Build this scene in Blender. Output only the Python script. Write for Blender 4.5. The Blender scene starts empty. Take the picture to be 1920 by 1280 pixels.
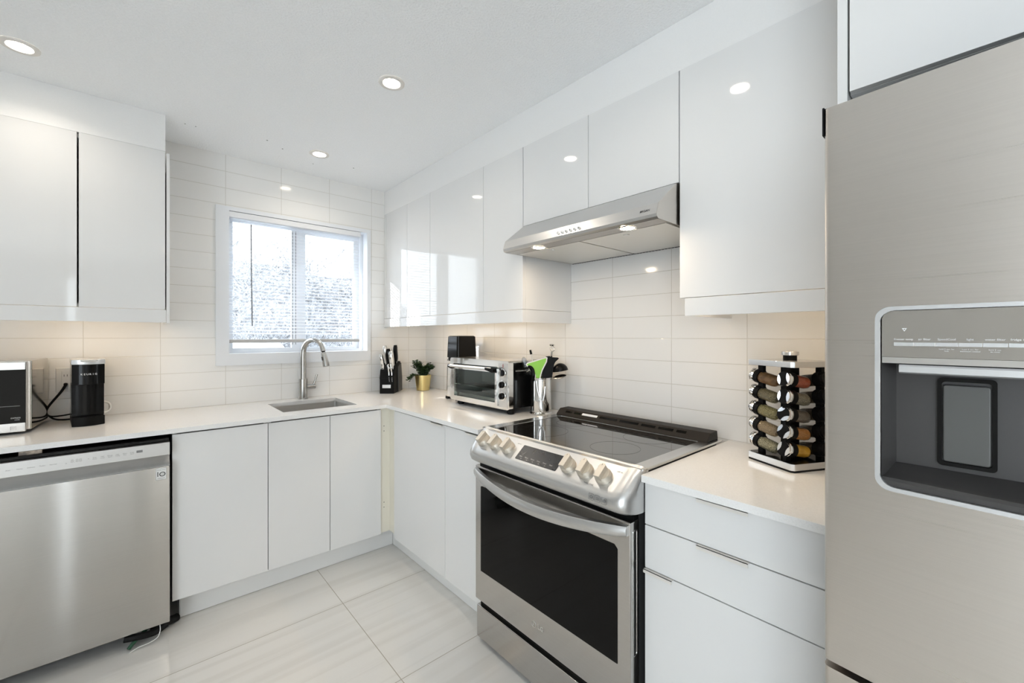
import bpy, bmesh, math, random
from mathutils import Vector, Matrix
PI = math.pi
C = bpy.context.scene
COL = C.collection
random.seed(7)

# ------------------------------------------------------------------ camera, sky, sun, exposure
cam_d = bpy.data.cameras.new('camera')
cam = bpy.data.objects.new('camera', cam_d); COL.objects.link(cam)
cam.location = (-1.7632, -3.0603, 1.3249)
cam.rotation_euler = (PI/2, 0, math.radians(48.5767 - 90))
cam_d.sensor_width = 36.0
cam_d.lens = 795.586/1920*36
cam_d.shift_y = -10.49/1920
cam_d.clip_start = 0.02
C.camera = cam

W = bpy.data.worlds.new('winter_sky'); C.world = W
W.use_nodes = True
bg = W.node_tree.nodes['Background']
bg.inputs[0].default_value = (0.875, 0.94, 1.0, 1)
bg.inputs[1].default_value = 2.6

sun_d = bpy.data.lights.new('sun', 'SUN'); sun_d.energy = 4.5; sun_d.angle = 0.009
sun_d.color = (1.0, 0.98, 0.96)
sun = bpy.data.objects.new('sun', sun_d); COL.objects.link(sun)
sun.rotation_euler = Vector((1.4, -1.0, -0.53)).to_track_quat('-Z', 'Y').to_euler()

C.view_settings.view_transform = 'Standard'
C.view_settings.look = 'None'
C.view_settings.gamma = 1.0
C.view_settings.use_curve_mapping = False
C.view_settings.exposure = 1.58
C.cycles.max_bounces = 14
C.cycles.diffuse_bounces = 7
C.cycles.glossy_bounces = 6
C.cycles.transmission_bounces = 8
C.cycles.transparent_max_bounces = 12
C.cycles.sample_clamp_indirect = 8.0
C.cycles.caustics_reflective = False
C.cycles.caustics_refractive = False

# daylight portals: they only guide sampling through the openings of the shell
def portal(loc, rot, sx, sy):
    l = bpy.data.lights.new('daylight_portal', 'AREA'); l.shape = 'RECTANGLE'; l.size = sx; l.size_y = sy
    l.cycles.is_portal = True
    o = bpy.data.objects.new('daylight_portal', l); COL.objects.link(o)
    o.location = loc; o.rotation_euler = rot
RX0, RX1, RY0, RY1, ZC = -4.3, 0.0, -6.0, 0.0, 2.4157     # the open-plan room
portal((-0.94, 0.14, 1.63), (-PI/2, 0, 0), 0.9, 0.95)
portal((-2.65, RY0-0.13, 1.15), (PI/2, 0, 0), 1.3, 2.1)
portal((RX0-0.13, -4.65, 1.2), (0, -PI/2, 0), 2.2, 2.3)

# ------------------------------------------------------------------ materials
def nt(name):
    m = bpy.data.materials.new(name); m.use_nodes = True
    return m, m.node_tree.nodes, m.node_tree.links, m.node_tree.nodes['Principled BSDF']
def pb(name, col, rough=0.5, metal=0.0, coat=0.0, ior=1.5, trans=0.0, emit=None, es=0.0, spec=0.5):
    m, N, L, b = nt(name)
    b.inputs['Base Color'].default_value = (*col, 1)
    b.inputs['Roughness'].default_value = rough
    b.inputs['Metallic'].default_value = metal
    b.inputs['Coat Weight'].default_value = coat
    b.inputs['IOR'].default_value = ior
    b.inputs['Transmission Weight'].default_value = trans
    b.inputs['Specular IOR Level'].default_value = spec
    if emit:
        b.inputs['Emission Color'].default_value = (*emit, 1); b.inputs['Emission Strength'].default_value = es
    # slight procedural variation of the gloss
    tc = N.new('ShaderNodeTexCoord'); no = N.new('ShaderNodeTexNoise'); no.inputs['Scale'].default_value = 35
    mr = N.new('ShaderNodeMapRange')
    mr.inputs['To Min'].default_value = max(0.0, rough*0.9); mr.inputs['To Max'].default_value = min(1.0, rough*1.1)
    L.new(tc.outputs['Object'], no.inputs['Vector']); L.new(no.outputs['Fac'], mr.inputs['Value'])
    L.new(mr.outputs['Result'], b.inputs['Roughness'])
    return m
def steel(name, col, rough, grain=(3, 3, 500), bump=0.02, aniso=0.0):
    m, N, L, b = nt(name)
    b.inputs['Metallic'].default_value = 1.0
    tc = N.new('ShaderNodeTexCoord'); mp = N.new('ShaderNodeMapping'); mp.inputs['Scale'].default_value = grain
    no = N.new('ShaderNodeTexNoise'); no.inputs['Scale'].default_value = 1.0; no.inputs['Detail'].default_value = 4
    L.new(tc.outputs['Object'], mp.inputs['Vector']); L.new(mp.outputs['Vector'], no.inputs['Vector'])
    mx = N.new('ShaderNodeMix'); mx.data_type = 'RGBA'
    mx.inputs['A'].default_value = (*[c*0.95 for c in col], 1); mx.inputs['B'].default_value = (*[min(1, c*1.05) for c in col], 1)
    L.new(no.outputs['Fac'], mx.inputs['Factor']); L.new(mx.outputs['Result'], b.inputs['Base Color'])
    mr = N.new('ShaderNodeMapRange'); mr.inputs['To Min'].default_value = rough*0.8; mr.inputs['To Max'].default_value = rough*1.2
    L.new(no.outputs['Fac'], mr.inputs['Value']); L.new(mr.outputs['Result'], b.inputs['Roughness'])
    if aniso:
        b.inputs['Anisotropic'].default_value = aniso; b.inputs['Anisotropic Rotation'].default_value = 0.25
        tg = N.new('ShaderNodeTangent'); tg.direction_type = 'RADIAL'; tg.axis = 'Z'
        L.new(tg.outputs['Tangent'], b.inputs['Tangent'])
    bu = N.new('ShaderNodeBump'); bu.inputs['Strength'].default_value = bump; bu.inputs['Distance'].default_value = 0.001
    L.new(no.outputs['Fac'], bu.inputs['Height']); L.new(bu.outputs['Normal'], b.inputs['Normal'])
    return m

def mth(N, L, op, a, b=None, c=None):
    n = N.new('ShaderNodeMath'); n.operation = op
    for i, v in enumerate((a, b, c)):
        if v is None: continue
        if isinstance(v, (int, float)): n.inputs[i].default_value = v
        else: L.new(v, n.inputs[i])
    return n.outputs[0]
def seam_mask(N, L, u, off, per, w):
    d = mth(N, L, 'FRACT', mth(N, L, 'DIVIDE', mth(N, L, 'SUBTRACT', u, off), per))
    d = mth(N, L, 'MINIMUM', d, mth(N, L, 'SUBTRACT', 1.0, d))
    d = mth(N, L, 'MULTIPLY', d, per)
    n = N.new('ShaderNodeMapRange'); n.interpolation_type = 'SMOOTHSTEP'
    n.inputs['From Min'].default_value = w*0.4; n.inputs['From Max'].default_value = w
    n.inputs['To Min'].default_value = 1; n.inputs['To Max'].default_value = 0
    L.new(d, n.inputs['Value']); return n.outputs[0]
def tile_mat(name, axis, uoff, uper, voff, vper, vaxis='Z', col=(.83, .825, .81), grout=(.64, .62, .58), rough=0.1, w=0.0019, veins=False):
    m, N, L, b = nt(name)
    g = N.new('ShaderNodeNewGeometry'); s = N.new('ShaderNodeSeparateXYZ'); L.new(g.outputs['Position'], s.inputs[0])
    mu = seam_mask(N, L, s.outputs[axis], uoff, uper, w); mv = seam_mask(N, L, s.outputs[vaxis], voff, vper, w)
    k = mth(N, L, 'MAXIMUM', mu, mv)
    mx = N.new('ShaderNodeMix'); mx.data_type = 'RGBA'; mx.inputs['A'].default_value = (*col, 1); mx.inputs['B'].default_value = (*grout, 1)
    if veins:
        mp = N.new('ShaderNodeMapping'); mp.inputs['Rotation'].default_value = (0, 0, 0.16); mp.inputs['Scale'].default_value = (0.45, 14, 1)
        no = N.new('ShaderNodeTexNoise'); no.inputs['Scale'].default_value = 1.3; no.inputs['Detail'].default_value = 5; no.inputs['Distortion'].default_value = 0.5
        L.new(g.outputs['Position'], mp.inputs['Vector']); L.new(mp.outputs['Vector'], no.inputs['Vector'])
        cr = N.new('ShaderNodeValToRGB'); e = cr.color_ramp.elements
        e[0].position = 0.36; e[0].color = (col[0]*.93, col[1]*.925, col[2]*.915, 1); e[1].position = 0.52; e[1].color = (*col, 1)
        L.new(no.outputs['Fac'], cr.inputs['Fac']); L.new(cr.outputs['Color'], mx.inputs['A'])
    L.new(k, mx.inputs['Factor']); L.new(mx.outputs['Result'], b.inputs['Base Color'])
    b.inputs['Roughness'].default_value = rough
    nz = N.new('ShaderNodeTexNoise'); nz.inputs['Scale'].default_value = 6; L.new(g.outputs['Position'], nz.inputs['Vector'])
    h = mth(N, L, 'SUBTRACT', mth(N, L, 'MULTIPLY', nz.outputs['Fac'], 0.35 if not veins else 0.0), k)
    bu = N.new('ShaderNodeBump'); bu.inputs['Strength'].default_value = 0.35; bu.inputs['Distance'].default_value = 0.0015
    L.new(h, bu.inputs['Height']); L.new(bu.outputs['Normal'], b.inputs['Normal'])
    return m
def noise_mat(name, c1, c2, scale, rough, bump=0.0, detail=6, lo=.4, hi=.6, dist=0.002):
    m, N, L, b = nt(name)
    tc = N.new('ShaderNodeTexCoord'); no = N.new('ShaderNodeTexNoise'); no.inputs['Scale'].default_value = scale; no.inputs['Detail'].default_value = detail
    L.new(tc.outputs['Object'], no.inputs['Vector'])
    cr = N.new('ShaderNodeValToRGB'); e = cr.color_ramp.elements
    e[0].position = lo; e[0].color = (*c1, 1); e[1].position = hi; e[1].color = (*c2, 1)
    L.new(no.outputs['Fac'], cr.inputs['Fac']); L.new(cr.outputs['Color'], b.inputs['Base Color'])
    b.inputs['Roughness'].default_value = rough
    if bump:
        bu = N.new('ShaderNodeBump'); bu.inputs['Strength'].default_value = bump; bu.inputs['Distance'].default_value = dist
        L.new(no.outputs['Fac'], bu.inputs['Height']); L.new(bu.outputs['Normal'], b.inputs['Normal'])
    return m
def glass_mat(name, tint=(1, 1, 1), rough=0.0, ior=1.45):
    m = bpy.data.materials.new(name); m.use_nodes = True; N = m.node_tree.nodes; L = m.node_tree.links; N.clear()
    o = N.new('ShaderNodeOutputMaterial'); mx = N.new('ShaderNodeMixShader'); t = N.new('ShaderNodeBsdfTransparent'); g = N.new('ShaderNodeBsdfGlossy'); f = N.new('ShaderNodeFresnel')
    t.inputs[0].default_value = (*tint, 1); g.inputs['Roughness'].default_value = rough; f.inputs['IOR'].default_value = ior
    gm = N.new('ShaderNodeNewGeometry'); iv = N.new('ShaderNodeMapRange'); iv.inputs['To Min'].default_value = ior; iv.inputs['To Max'].default_value = 1/ior
    L.new(gm.outputs['Backfacing'], iv.inputs['Value']); L.new(iv.outputs[0], f.inputs['IOR'])   # the same reflectance on both faces of the sheet
    L.new(f.outputs[0], mx.inputs[0]); L.new(t.outputs[0], mx.inputs[1]); L.new(g.outputs[0], mx.inputs[2]); L.new(mx.outputs[0], o.inputs[0])
    return m

M = {}
M['gloss'] = pb('gloss_white_lacquer', (.755, .755, .75), .045)
M['carcass'] = pb('white_melamine', (.78, .78, .77), .35)
M['cream'] = pb('cream_melamine', (.80, .77, .68), .4)
M['paint'] = noise_mat('white_wall_paint', (.805, .805, .80), (.815, .815, .81), 220, .6, .03)
M['greige'] = noise_mat('greige_wall_paint', (.46, .44, .41), (.48, .46, .43), 40, .6, .05)  # tone of the unseen rear wall, made up to darken reflections
M['curtain'] = noise_mat('grey_curtain_cloth', (.30, .30, .30), (.38, .37, .36), 90, .85, .2)
M['ceil'] = noise_mat('stippled_ceiling_paint', (.87, .885, .90), (.895, .91, .925), 130, .9, .8, 6, .35, .6, .004)
M['tile_b'] = tile_mat('glazed_wall_tile_back', 'X', -.76, .3027, 1.0125, .1003)
M['tile_r'] = tile_mat('glazed_wall_tile_right', 'Y', -.887, .3092, 1.0125, .1003)
M['floor'] = tile_mat('polished_marble_tile', 'X', -1.0, 1.2, -.93, .62, 'Y', col=(.78, .76, .725), grout=(.42, .38, .32), rough=.07, w=.0022, veins=True)
M['quartz'] = noise_mat('white_quartz', (.79, .787, .778), (.84, .837, .828), 260, .13, 0, 3, .3, .6)
M['steel'] = steel('brushed_steel', (.53, .515, .495), .13, (2, 2, 420), .03, .9)
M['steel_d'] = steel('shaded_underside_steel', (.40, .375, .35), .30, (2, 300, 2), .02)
M['steel_l'] = steel('satin_steel', (.69, .685, .675), .24, (2, 2, 420), .02, .4)
M['steel_f'] = steel('warm_brushed_steel', (.64, .60, .555), .30, (2, 2, 420), .03, .6)
M['steel_s'] = steel('sink_steel', (.72, .71, .69), .34, (40, 40, 3), .004)
M['nickel'] = steel('brushed_nickel', (.46, .45, .43), .25, (60, 60, 5), .02)
M['chrome'] = pb('polished_chrome', (.80, .79, .77), .06, 1.0)
M['pull'] = pb('pale_satin_pull', (.74, .72, .68), .3, .3)
M['alu'] = pb('satin_aluminium', (.72, .71, .69), .3, 1.0)
M['knob'] = pb('champagne_knob_metal', (.66, .60, .51), .42, .55)
M['trimsilver'] = pb('silver_plastic_trim', (.72, .73, .74), .25, .6)
M['black'] = pb('black_plastic', (.006, .006, .006), .42, spec=.10)
M['blackg'] = pb('gloss_black_plastic', (.005, .005, .005), .12, spec=.2)
M['blackglass'] = pb('black_glass', (.004, .004, .0038), .03, spec=.12)
M['burner'] = pb('faint_burner_print', (.022, .021, .020), .2)
M['panel'] = steel('satin_panel_metal', (.62, .617, .61), .36, (2, 2, 420), .015)
M['steel_p'] = steel('polished_side_steel', (.62, .59, .54), .10, (2, 2, 300), .005)
M['dispglass'] = pb('matt_display_glass', (.010, .011, .013), .28)
M['cooktop'] = pb('ceramic_glass', (.012, .011, .010), .035, 0, .6, 1.6)
M['dark'] = pb('dark_grey_plastic', (.05, .05, .05), .45)
M['grey'] = pb('graphite_plastic', (.058, .055, .054), .33, spec=.35)
M['greyp'] = pb('grey_paddle_plastic', (.095, .095, .09), .35, spec=.35)
M['mirrorp'] = pb('smoked_mirror_panel', (.50, .475, .44), .06, .9)
M['white'] = pb('white_plastic', (.78, .78, .77), .3)
M['vinyl'] = pb('white_vinyl', (.78, .80, .83), .35)
M['slat'] = pb('white_blind_slat', (.80, .81, .83), .4)
M['rail'] = pb('grey_blind_rail', (.50, .49, .48), .35)
M['wand'] = pb('grey_tinted_wand', (.22, .23, .25), .15)
M['glass'] = glass_mat('window_glass', (.97, .985, .99))
M['coatedglass'] = glass_mat('coated_double_glazing', (.82, .835, .845))
M['riser'] = pb('matt_black_brown_enamel', (.022, .019, .017), .5, spec=.15)
M['ovenglass'] = glass_mat('smoked_oven_glass', (.72, .76, .74), 0.0, 1.5)
M['jarglass'] = glass_mat('clear_jar_glass', (.96, .97, .95), 0.0, 1.4)
M['gold'] = steel('brushed_gold', (.74, .61, .28), .30, (40, 40, 3), .02)
M['leaf'] = noise_mat('leaf_green', (.012, .035, .012), (.06, .12, .035), 60, .4)
M['soil'] = noise_mat('potting_soil', (.02, .015, .01), (.05, .035, .025), 120, .9, .5)
M['lime'] = pb('lime_silicone', (.24, .58, .03), .4)
M['bone'] = pb('translucent_white_plastic', (.72, .70, .64), .35)
M['textw'] = pb('white_print', (.8, .8, .8), .5)
M['textd'] = pb('dark_print', (.05, .05, .05), .5)
M['textg'] = pb('grey_print', (.20, .20, .20), .5)
M['faint'] = pb('faint_grey_print', (.42, .41, .40), .3, .8)
M['red'] = pb('red_print', (.35, .02, .02), .5)
M['green'] = pb('green_cable', (.02, .08, .04), .5)
M['foil'] = noise_mat('crinkled_foil', (.15, .12, .1), (.6, .5, .4), 30, .3, .4)
M['trimring'] = pb('warm_lit_trim_ring', (.74, .715, .68), .4)  # white plastic with the lamp's warm glow put into its colour
M['lens'] = pb('lit_warm_lens', (1, 1, 1), .5, emit=(1.0, .88, .70), es=12)
M['hoodlens'] = pb('lit_hood_lens', (1, 1, 1), .5, emit=(1.0, .80, .58), es=70)
M['strip'] = pb('lit_led_strip', (1, 1, 1), .5, emit=(1.0, .74, .46), es=11)
M['cavity'] = pb('aluminised_oven_liner', (.30, .32, .31), .35, .7)
M['mesh'] = steel('aluminium_filter', (.74, .72, .68), .38, (4, 300, 4), .25)
M['snow'] = noise_mat('snow', (.80, .82, .85), (.88, .89, .9), 3, .8, .3, 6, .3, .7, .05)
M['slope'] = noise_mat('snowy_brush_slope', (.08, .08, .085), (.33, .34, .36), 2.2, .9, .4, 10, .40, .62, .3)
M['bark'] = noise_mat('snow_dusted_bark', (.16, .16, .165), (.50, .52, .55), 9, .9, 0, 4, .42, .66)
M['rubber'] = pb('black_rubber', (.008, .008, .008), .6, spec=.15)
M['clearp'] = glass_mat('clear_plastic', (.8, .82, .85), .05, 1.5)

# ------------------------------------------------------------------ mesh builder
I4 = Matrix.Identity(4)
ORG = {}                                     # world matrix of each thing (for building in world coordinates)
def frame(o, r, u):
    """matrix whose x axis is r, y axis is u, z axis points out of the surface"""
    r = Vector(r).normalized(); u = Vector(u).normalized(); n = r.cross(u)
    m = Matrix((r, u, n)).transposed().to_4x4(); m.translation = Vector(o); return m
def rr(x0, x1, y0, y1, r, n=5):
    p = []
    for cx, cy, a in ((x1-r, y1-r, 0), (x0+r, y1-r, 90), (x0+r, y0+r, 180), (x1-r, y0+r, 270)):
        for i in range(n+1):
            t = math.radians(a + 90*i/n); p.append((cx+r*math.cos(t), cy+r*math.sin(t)))
    return p
class MB:
    def __init__(s): s.bm = bmesh.new()
    def add(s, b, T=I4):
        if T is not I4: bmesh.ops.transform(b, matrix=T, verts=b.verts)
        me = bpy.data.meshes.new('t'); b.to_mesh(me); b.free(); s.bm.from_mesh(me); bpy.data.meshes.remove(me); return s
    def box(s, x0, x1, y0, y1, z0, z1, bev=0, seg=2, T=I4):
        b = bmesh.new(); bmesh.ops.create_cube(b, size=1)
        x0, x1 = sorted((x0, x1)); y0, y1 = sorted((y0, y1)); z0, z1 = sorted((z0, z1))
        for v in b.verts:
            v.co = Vector((x0+(v.co.x+.5)*(x1-x0), y0+(v.co.y+.5)*(y1-y0), z0+(v.co.z+.5)*(z1-z0)))
        if bev:
            bmesh.ops.bevel(b, geom=b.edges[:], offset=min(bev, .49*min(x1-x0, y1-y0, z1-z0)), segments=seg, affect='EDGES', profile=.5)
        return s.add(b, T)
    def prism(s, poly, a0, a1, axis='Z', bev=0, seg=2, T=I4):
        """poly is drawn in (x,y) for Z, (x,z) for Y, (y,z) for X and pulled along axis"""
        def P(p, a): return {'Z': (p[0], p[1], a), 'Y': (p[0], a, p[1]), 'X': (a, p[0], p[1])}[axis]
        b = bmesh.new(); A = [b.verts.new(P(p, a0)) for p in poly]; B = [b.verts.new(P(p, a1)) for p in poly]
        n = len(poly)
        fa = b.faces.new(A); fb = b.faces.new(B)
        for i in range(n): b.faces.new((A[i], A[(i+1) % n], B[(i+1) % n], B[i]))
        bmesh.ops.recalc_face_normals(b, faces=b.faces)
        if bev:
            bmesh.ops.bevel(b, geom=list(fa.edges)+list(fb.edges), offset=bev, segments=seg, affect='EDGES', profile=.5)
        return s.add(b, T)
    def ring(s, outer, inner, a0, a1, axis='Z', T=I4):
        """a frame: two outlines of equal length"""
        def P(p, a): return {'Z': (p[0], p[1], a), 'Y': (p[0], a, p[1]), 'X': (a, p[0], p[1])}[axis]
        b = bmesh.new(); n = len(outer)
        R = [[b.verts.new(P(p, a)) for p in q] for q in (outer, inner) for a in (a0, a1)]
        for i in range(n):
            j = (i+1) % n
            for p, q in ((0, 1), (1, 3), (3, 2), (2, 0)): b.faces.new((R[p][i], R[p][j], R[q][j], R[q][i]))
        bmesh.ops.recalc_face_normals(b, faces=b.faces)
        return s.add(b, T)
    def lathe(s, prof, c=(0, 0, 0), n=28, T=I4, cap=True):
        b = bmesh.new(); R = []
        for r, z in prof:
            R.append([b.verts.new((c[0]+r*math.cos(2*PI*i/n), c[1]+r*math.sin(2*PI*i/n), c[2]+z)) for i in range(n)] if r > 1e-6 else [b.verts.new((c[0], c[1], c[2]+z))])
        for A, B in zip(R, R[1:]):
            for i in range(n):
                j = (i+1) % n
                if len(A) == 1 and len(B) == 1: continue
                if len(A) == 1: b.faces.new((A[0], B[j], B[i]))
                elif len(B) == 1: b.faces.new((A[i], A[j], B[0]))
                else: b.faces.new((A[i], A[j], B[j], B[i]))
        if cap:
            if len(R[0]) > 1: b.faces.new(R[0][::-1])
            if len(R[-1]) > 1: b.faces.new(R[-1])
        bmesh.ops.recalc_face_normals(b, faces=b.faces)
        return s.add(b, T)
    def cyl(s, c, r, h, axis='Z', n=24, bev=0, T=I4):
        p = [(r, 0), (r, h)] if not bev else [(r-bev, 0), (r, bev), (r, h-bev), (r-bev, h)]
        R = {'Z': I4, 'X': Matrix.Rotation(PI/2, 4, 'Y'), 'Y': Matrix.Rotation(-PI/2, 4, 'X')}[axis]
        return s.lathe(p, (0, 0, 0), n, T @ Matrix.Translation(Vector(c)) @ R)
    def ball(s, c, rx, ry=None, rz=None, n=16, T=I4):
        ry = rx if ry is None else ry; rz = rx if rz is None else rz
        b = bmesh.new(); bmesh.ops.create_uvsphere(b, u_segments=n, v_segments=max(6, n//2), radius=1)
        for v in b.verts: v.co = Vector((c[0]+v.co.x*rx, c[1]+v.co.y*ry, c[2]+v.co.z*rz))
        return s.add(b, T)
    def tube(s, pts, r, n=8, T=I4, flat=1.0):
        pts = [Vector(p) for p in pts]; k = len(pts)
        rs = list(r) if isinstance(r, (list, tuple)) else [r]*k
        if n >= 6 and 4 <= k <= 10:                          # bend cords and hoses smoothly through their points
            P_ = [pts[0]*2-pts[1]]+pts+[pts[-1]*2-pts[-2]]; q = []; qr = []
            for i in range(k-1):
                a, b_, c, d = P_[i:i+4]
                for j in range(5):
                    t = j/5; q.append(.5*((2*b_)+(c-a)*t+(2*a-5*b_+4*c-d)*t*t+(3*b_-a-3*c+d)*t**3)); qr.append(rs[i]+(rs[i+1]-rs[i])*t)
            pts = q+[pts[-1]]; rs = qr+[rs[-1]]; k = len(pts)
        b = bmesh.new(); R = []; up = None
        for i, p in enumerate(pts):
            t = (pts[min(i+1, k-1)]-pts[max(i-1, 0)]).normalized()
            if up is None:
                up = Vector((0, 0, 1)) if abs(t.z) < .9 else Vector((1, 0, 0))
            u = (up - t*up.dot(t)).normalized(); v = t.cross(u); up = u
            R.append([b.verts.new(p+u*rs[i]*math.cos(2*PI*j/n)*flat+v*rs[i]*math.sin(2*PI*j/n)) for j in range(n)])
        for A, B in zip(R, R[1:]):
            for j in range(n): b.faces.new((A[j], A[(j+1) % n], B[(j+1) % n], B[j]))
        b.faces.new(R[0][::-1]); b.faces.new(R[-1])
        bmesh.ops.recalc_face_normals(b, faces=b.faces)
        return s.add(b, T)
    def loft(s, secs, T=I4, cap=True):
        b = bmesh.new(); R = [[b.verts.new(p) for p in q] for q in secs]; n = len(R[0])
        for A, B in zip(R, R[1:]):
            for j in range(n): b.faces.new((A[j], A[(j+1) % n], B[(j+1) % n], B[j]))
        if cap: b.faces.new(R[0][::-1]); b.faces.new(R[-1])
        bmesh.ops.recalc_face_normals(b, faces=b.faces)
        return s.add(b, T)
    def faces(s, V, F, T=I4):
        b = bmesh.new(); vs = [b.verts.new(v) for v in V]
        for f in F: b.faces.new([vs[i] for i in f])
        return s.add(b, T)
    def text(s, txt, size, T, align='LEFT', ex=.0002):
        cu = bpy.data.curves.new('t', 'FONT'); cu.body = txt; cu.size = size; cu.extrude = ex; cu.align_x = align; cu.align_y = 'CENTER'; cu.resolution_u = 2
        o = bpy.data.objects.new('t', cu); COL.objects.link(o)
        bpy.context.view_layer.update()
        me = bpy.data.meshes.new_from_object(o.evaluated_get(bpy.context.evaluated_depsgraph_get()))
        bpy.data.objects.remove(o); bpy.data.curves.remove(cu)
        b = bmesh.new(); b.from_mesh(me); bpy.data.meshes.remove(me)
        return s.add(b, T)
    def build(s, name, mat, parent=None, world=True, ang=35, flat=False):
        me = bpy.data.meshes.new(name)
        if parent is not None and world:
            bmesh.ops.transform(s.bm, matrix=ORG[parent.name].inverted(), verts=s.bm.verts)
        s.bm.to_mesh(me); s.bm.free()
        if not flat:
            for p in me.polygons: p.use_smooth = True
            me.set_sharp_from_angle(angle=math.radians(ang))
        if isinstance(mat, str): mat = M[mat]
        me.materials.append(mat)
        o = bpy.data.objects.new(name, me); COL.objects.link(o)
        if not flat:                                     # flat fronts keep flat reflections, only the bevels shade round
            w_ = o.modifiers.new('weighted_normal', 'WEIGHTED_NORMAL'); w_.mode = 'FACE_AREA'; w_.weight = 90; w_.keep_sharp = True
        if parent is not None: o.parent = parent; ORG[o.name] = ORG[parent.name]
        else: ORG[o.name] = I4
        return o
def tag(o, label, cat, group=None, kind=None):
    o['label'] = label; o['category'] = cat
    if group: o['group'] = group
    if kind: o['kind'] = kind
    return o
def thing(name, label, cat, loc, rz=0.0, group=None):
    o = bpy.data.objects.new(name, None); COL.objects.link(o); o.empty_display_size = .05
    o.location = loc; o.rotation_euler = (0, 0, rz)
    ORG[o.name] = Matrix.Translation(Vector(loc)) @ Matrix.Rotation(rz, 4, 'Z')
    return tag(o, label, cat, group)
def copy_tree(o, parent=None):
    c = o.copy(); COL.objects.link(c)
    if parent is not None: c.parent = parent
    for ch in list(o.children): copy_tree(ch, c)
    return c
def struct(o): o['kind'] = 'structure'; return o
FX = lambda x, y, z: frame((x, y, z), (0, -1, 0), (0, 0, 1))     # lettering on a face that looks to -x
FY = lambda x, y, z: frame((x, y, z), (1, 0, 0), (0, 0, 1))      # lettering on a face that looks to -y
# ------------------------------------------------------------------ the room
WX0, WX1, WZ0, WZ1 = -1.360, -.482, 1.205, 2.095          # hole of the kitchen window
b = MB()
b.box(RX0, WX0, 0, .16, -.1, ZC); b.box(WX1, RX1+.15, 0, .16, -.1, ZC)
b.box(WX0, WX1, 0, .16, -.1, WZ0); b.box(WX0, WX1, 0, .16, WZ1, ZC)
struct(b.build('wall_back', 'tile_b'))
struct(MB().box(0, .15, RY0-.15, -.0005, -.1, ZC).build('wall_right', 'tile_r'))
b = MB()                                                   # left wall, its wide opening added to let daylight in
b.box(RX0-.15, RX0, -3.5, .16, -.1, ZC); b.box(RX0-.15, RX0, RY0-.15, -5.8, -.1, ZC)
b.box(RX0-.15, RX0, -5.8, -3.5, 2.3, ZC); b.box(RX0-.15, RX0, -5.8, -3.5, -.1, .1)
struct(b.build('wall_left', 'paint'))
b = MB()
b.box(RX0, -3.3, RY0-.15, RY0, -.1, ZC); b.box(-2.0, 0, RY0-.15, RY0, -.1, ZC)
b.box(-3.3, -2.0, RY0-.15, RY0, 2.2, ZC); b.box(-3.3, -2.0, RY0-.15, RY0, -.1, .1)
struct(b.build('wall_rear', 'greige'))
struct(MB().box(RX0, RX1, RY0, 0, -.1, 0).build('floor', 'floor'))
struct(MB().box(RX0, RX1, RY0, 0, ZC, ZC+.12).build('ceiling', 'ceil'))
ceil_ = C.objects['ceiling']
for (x, y, r) in ((-1.221, -.381, .004), (-1.129, -.318, .004), (-.929, -.208, .003), (-.710, -.310, .004), (-1.580, -.310, .003), (-1.536, -.312, .003)):
    MB().cyl((x, y, ZC-.0006), r, .001, 'Z', 10).build('screw_hole', 'textd', ceil_)
# soffits above the wall cabinets
struct(MB().box(-.356, -.001, -2.832, -.001, 2.243, ZC-.0005).build('trim_1', 'paint'))
struct(MB().box(-2.29, -1.6605, -.3578, -.001, 2.2356, ZC-.0005).build('trim_2', 'paint'))
# rear glazing read from reflections, side glazing added to let daylight in
def glazing(name, along, a0, a1, pos, n, z1=2.3):
    b = MB(); z0 = .1
    def bx_(a, c, zz0, zz1, d=.03):
        if along == 'x': b.box(a, c, pos-d, pos+d, zz0, zz1)
        else: b.box(pos-d, pos+d, a, c, zz0, zz1)
    for k in range(n+1):
        a = a0+(a1-a0)*k/n; bx_(max(a0, a-.04), min(a1, a+.04), z0, z1)
    bx_(a0, a1, z0, z0+.08, .028); bx_(a0, a1, z1-.08, z1, .028)
    o = struct(b.build(name, 'vinyl'))
    g = MB()
    if along == 'x': g.box(a0+.03, a1-.03, pos-.003, pos+.003, z0+.05, z1-.05)
    else: g.box(pos-.003, pos+.003, a0+.03, a1-.03, z0+.05, z1-.05)
    g.build('glass_pane', 'glass', o)
glazing('window_2', 'x', -3.3, -2.0, RY0-.08, 2, 2.2)
def curtain(x0, x1, label, seed):
    rnd = random.Random(seed); n = 90; sec = []
    for i in range(n+1):
        u = i/n; x = x0+(x1-x0)*u; y = RY0+.09+.028*math.sin(u*(x1-x0)*58)+.012*math.sin(u*(x1-x0)*23+seed)
        sec.append([(x, y, .03), (x, y, 2.30), (x, y+.004, 2.30), (x, y+.004, .03)])
    tag(MB().loft(sec).build('curtain', 'curtain'), label, 'curtain')
curtain(-3.5, -2.47, 'grey pleated curtain at the left half of the rear window behind the camera', 1)
curtain(-2.40, -1.75, 'grey pleated curtain at the right half of the rear window behind the camera', 2)
glazing('added_side_window', 'y', -5.8, -3.5, RX0-.08, 2)  # made-up glazing on the unseen side, brings daylight into the room

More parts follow.
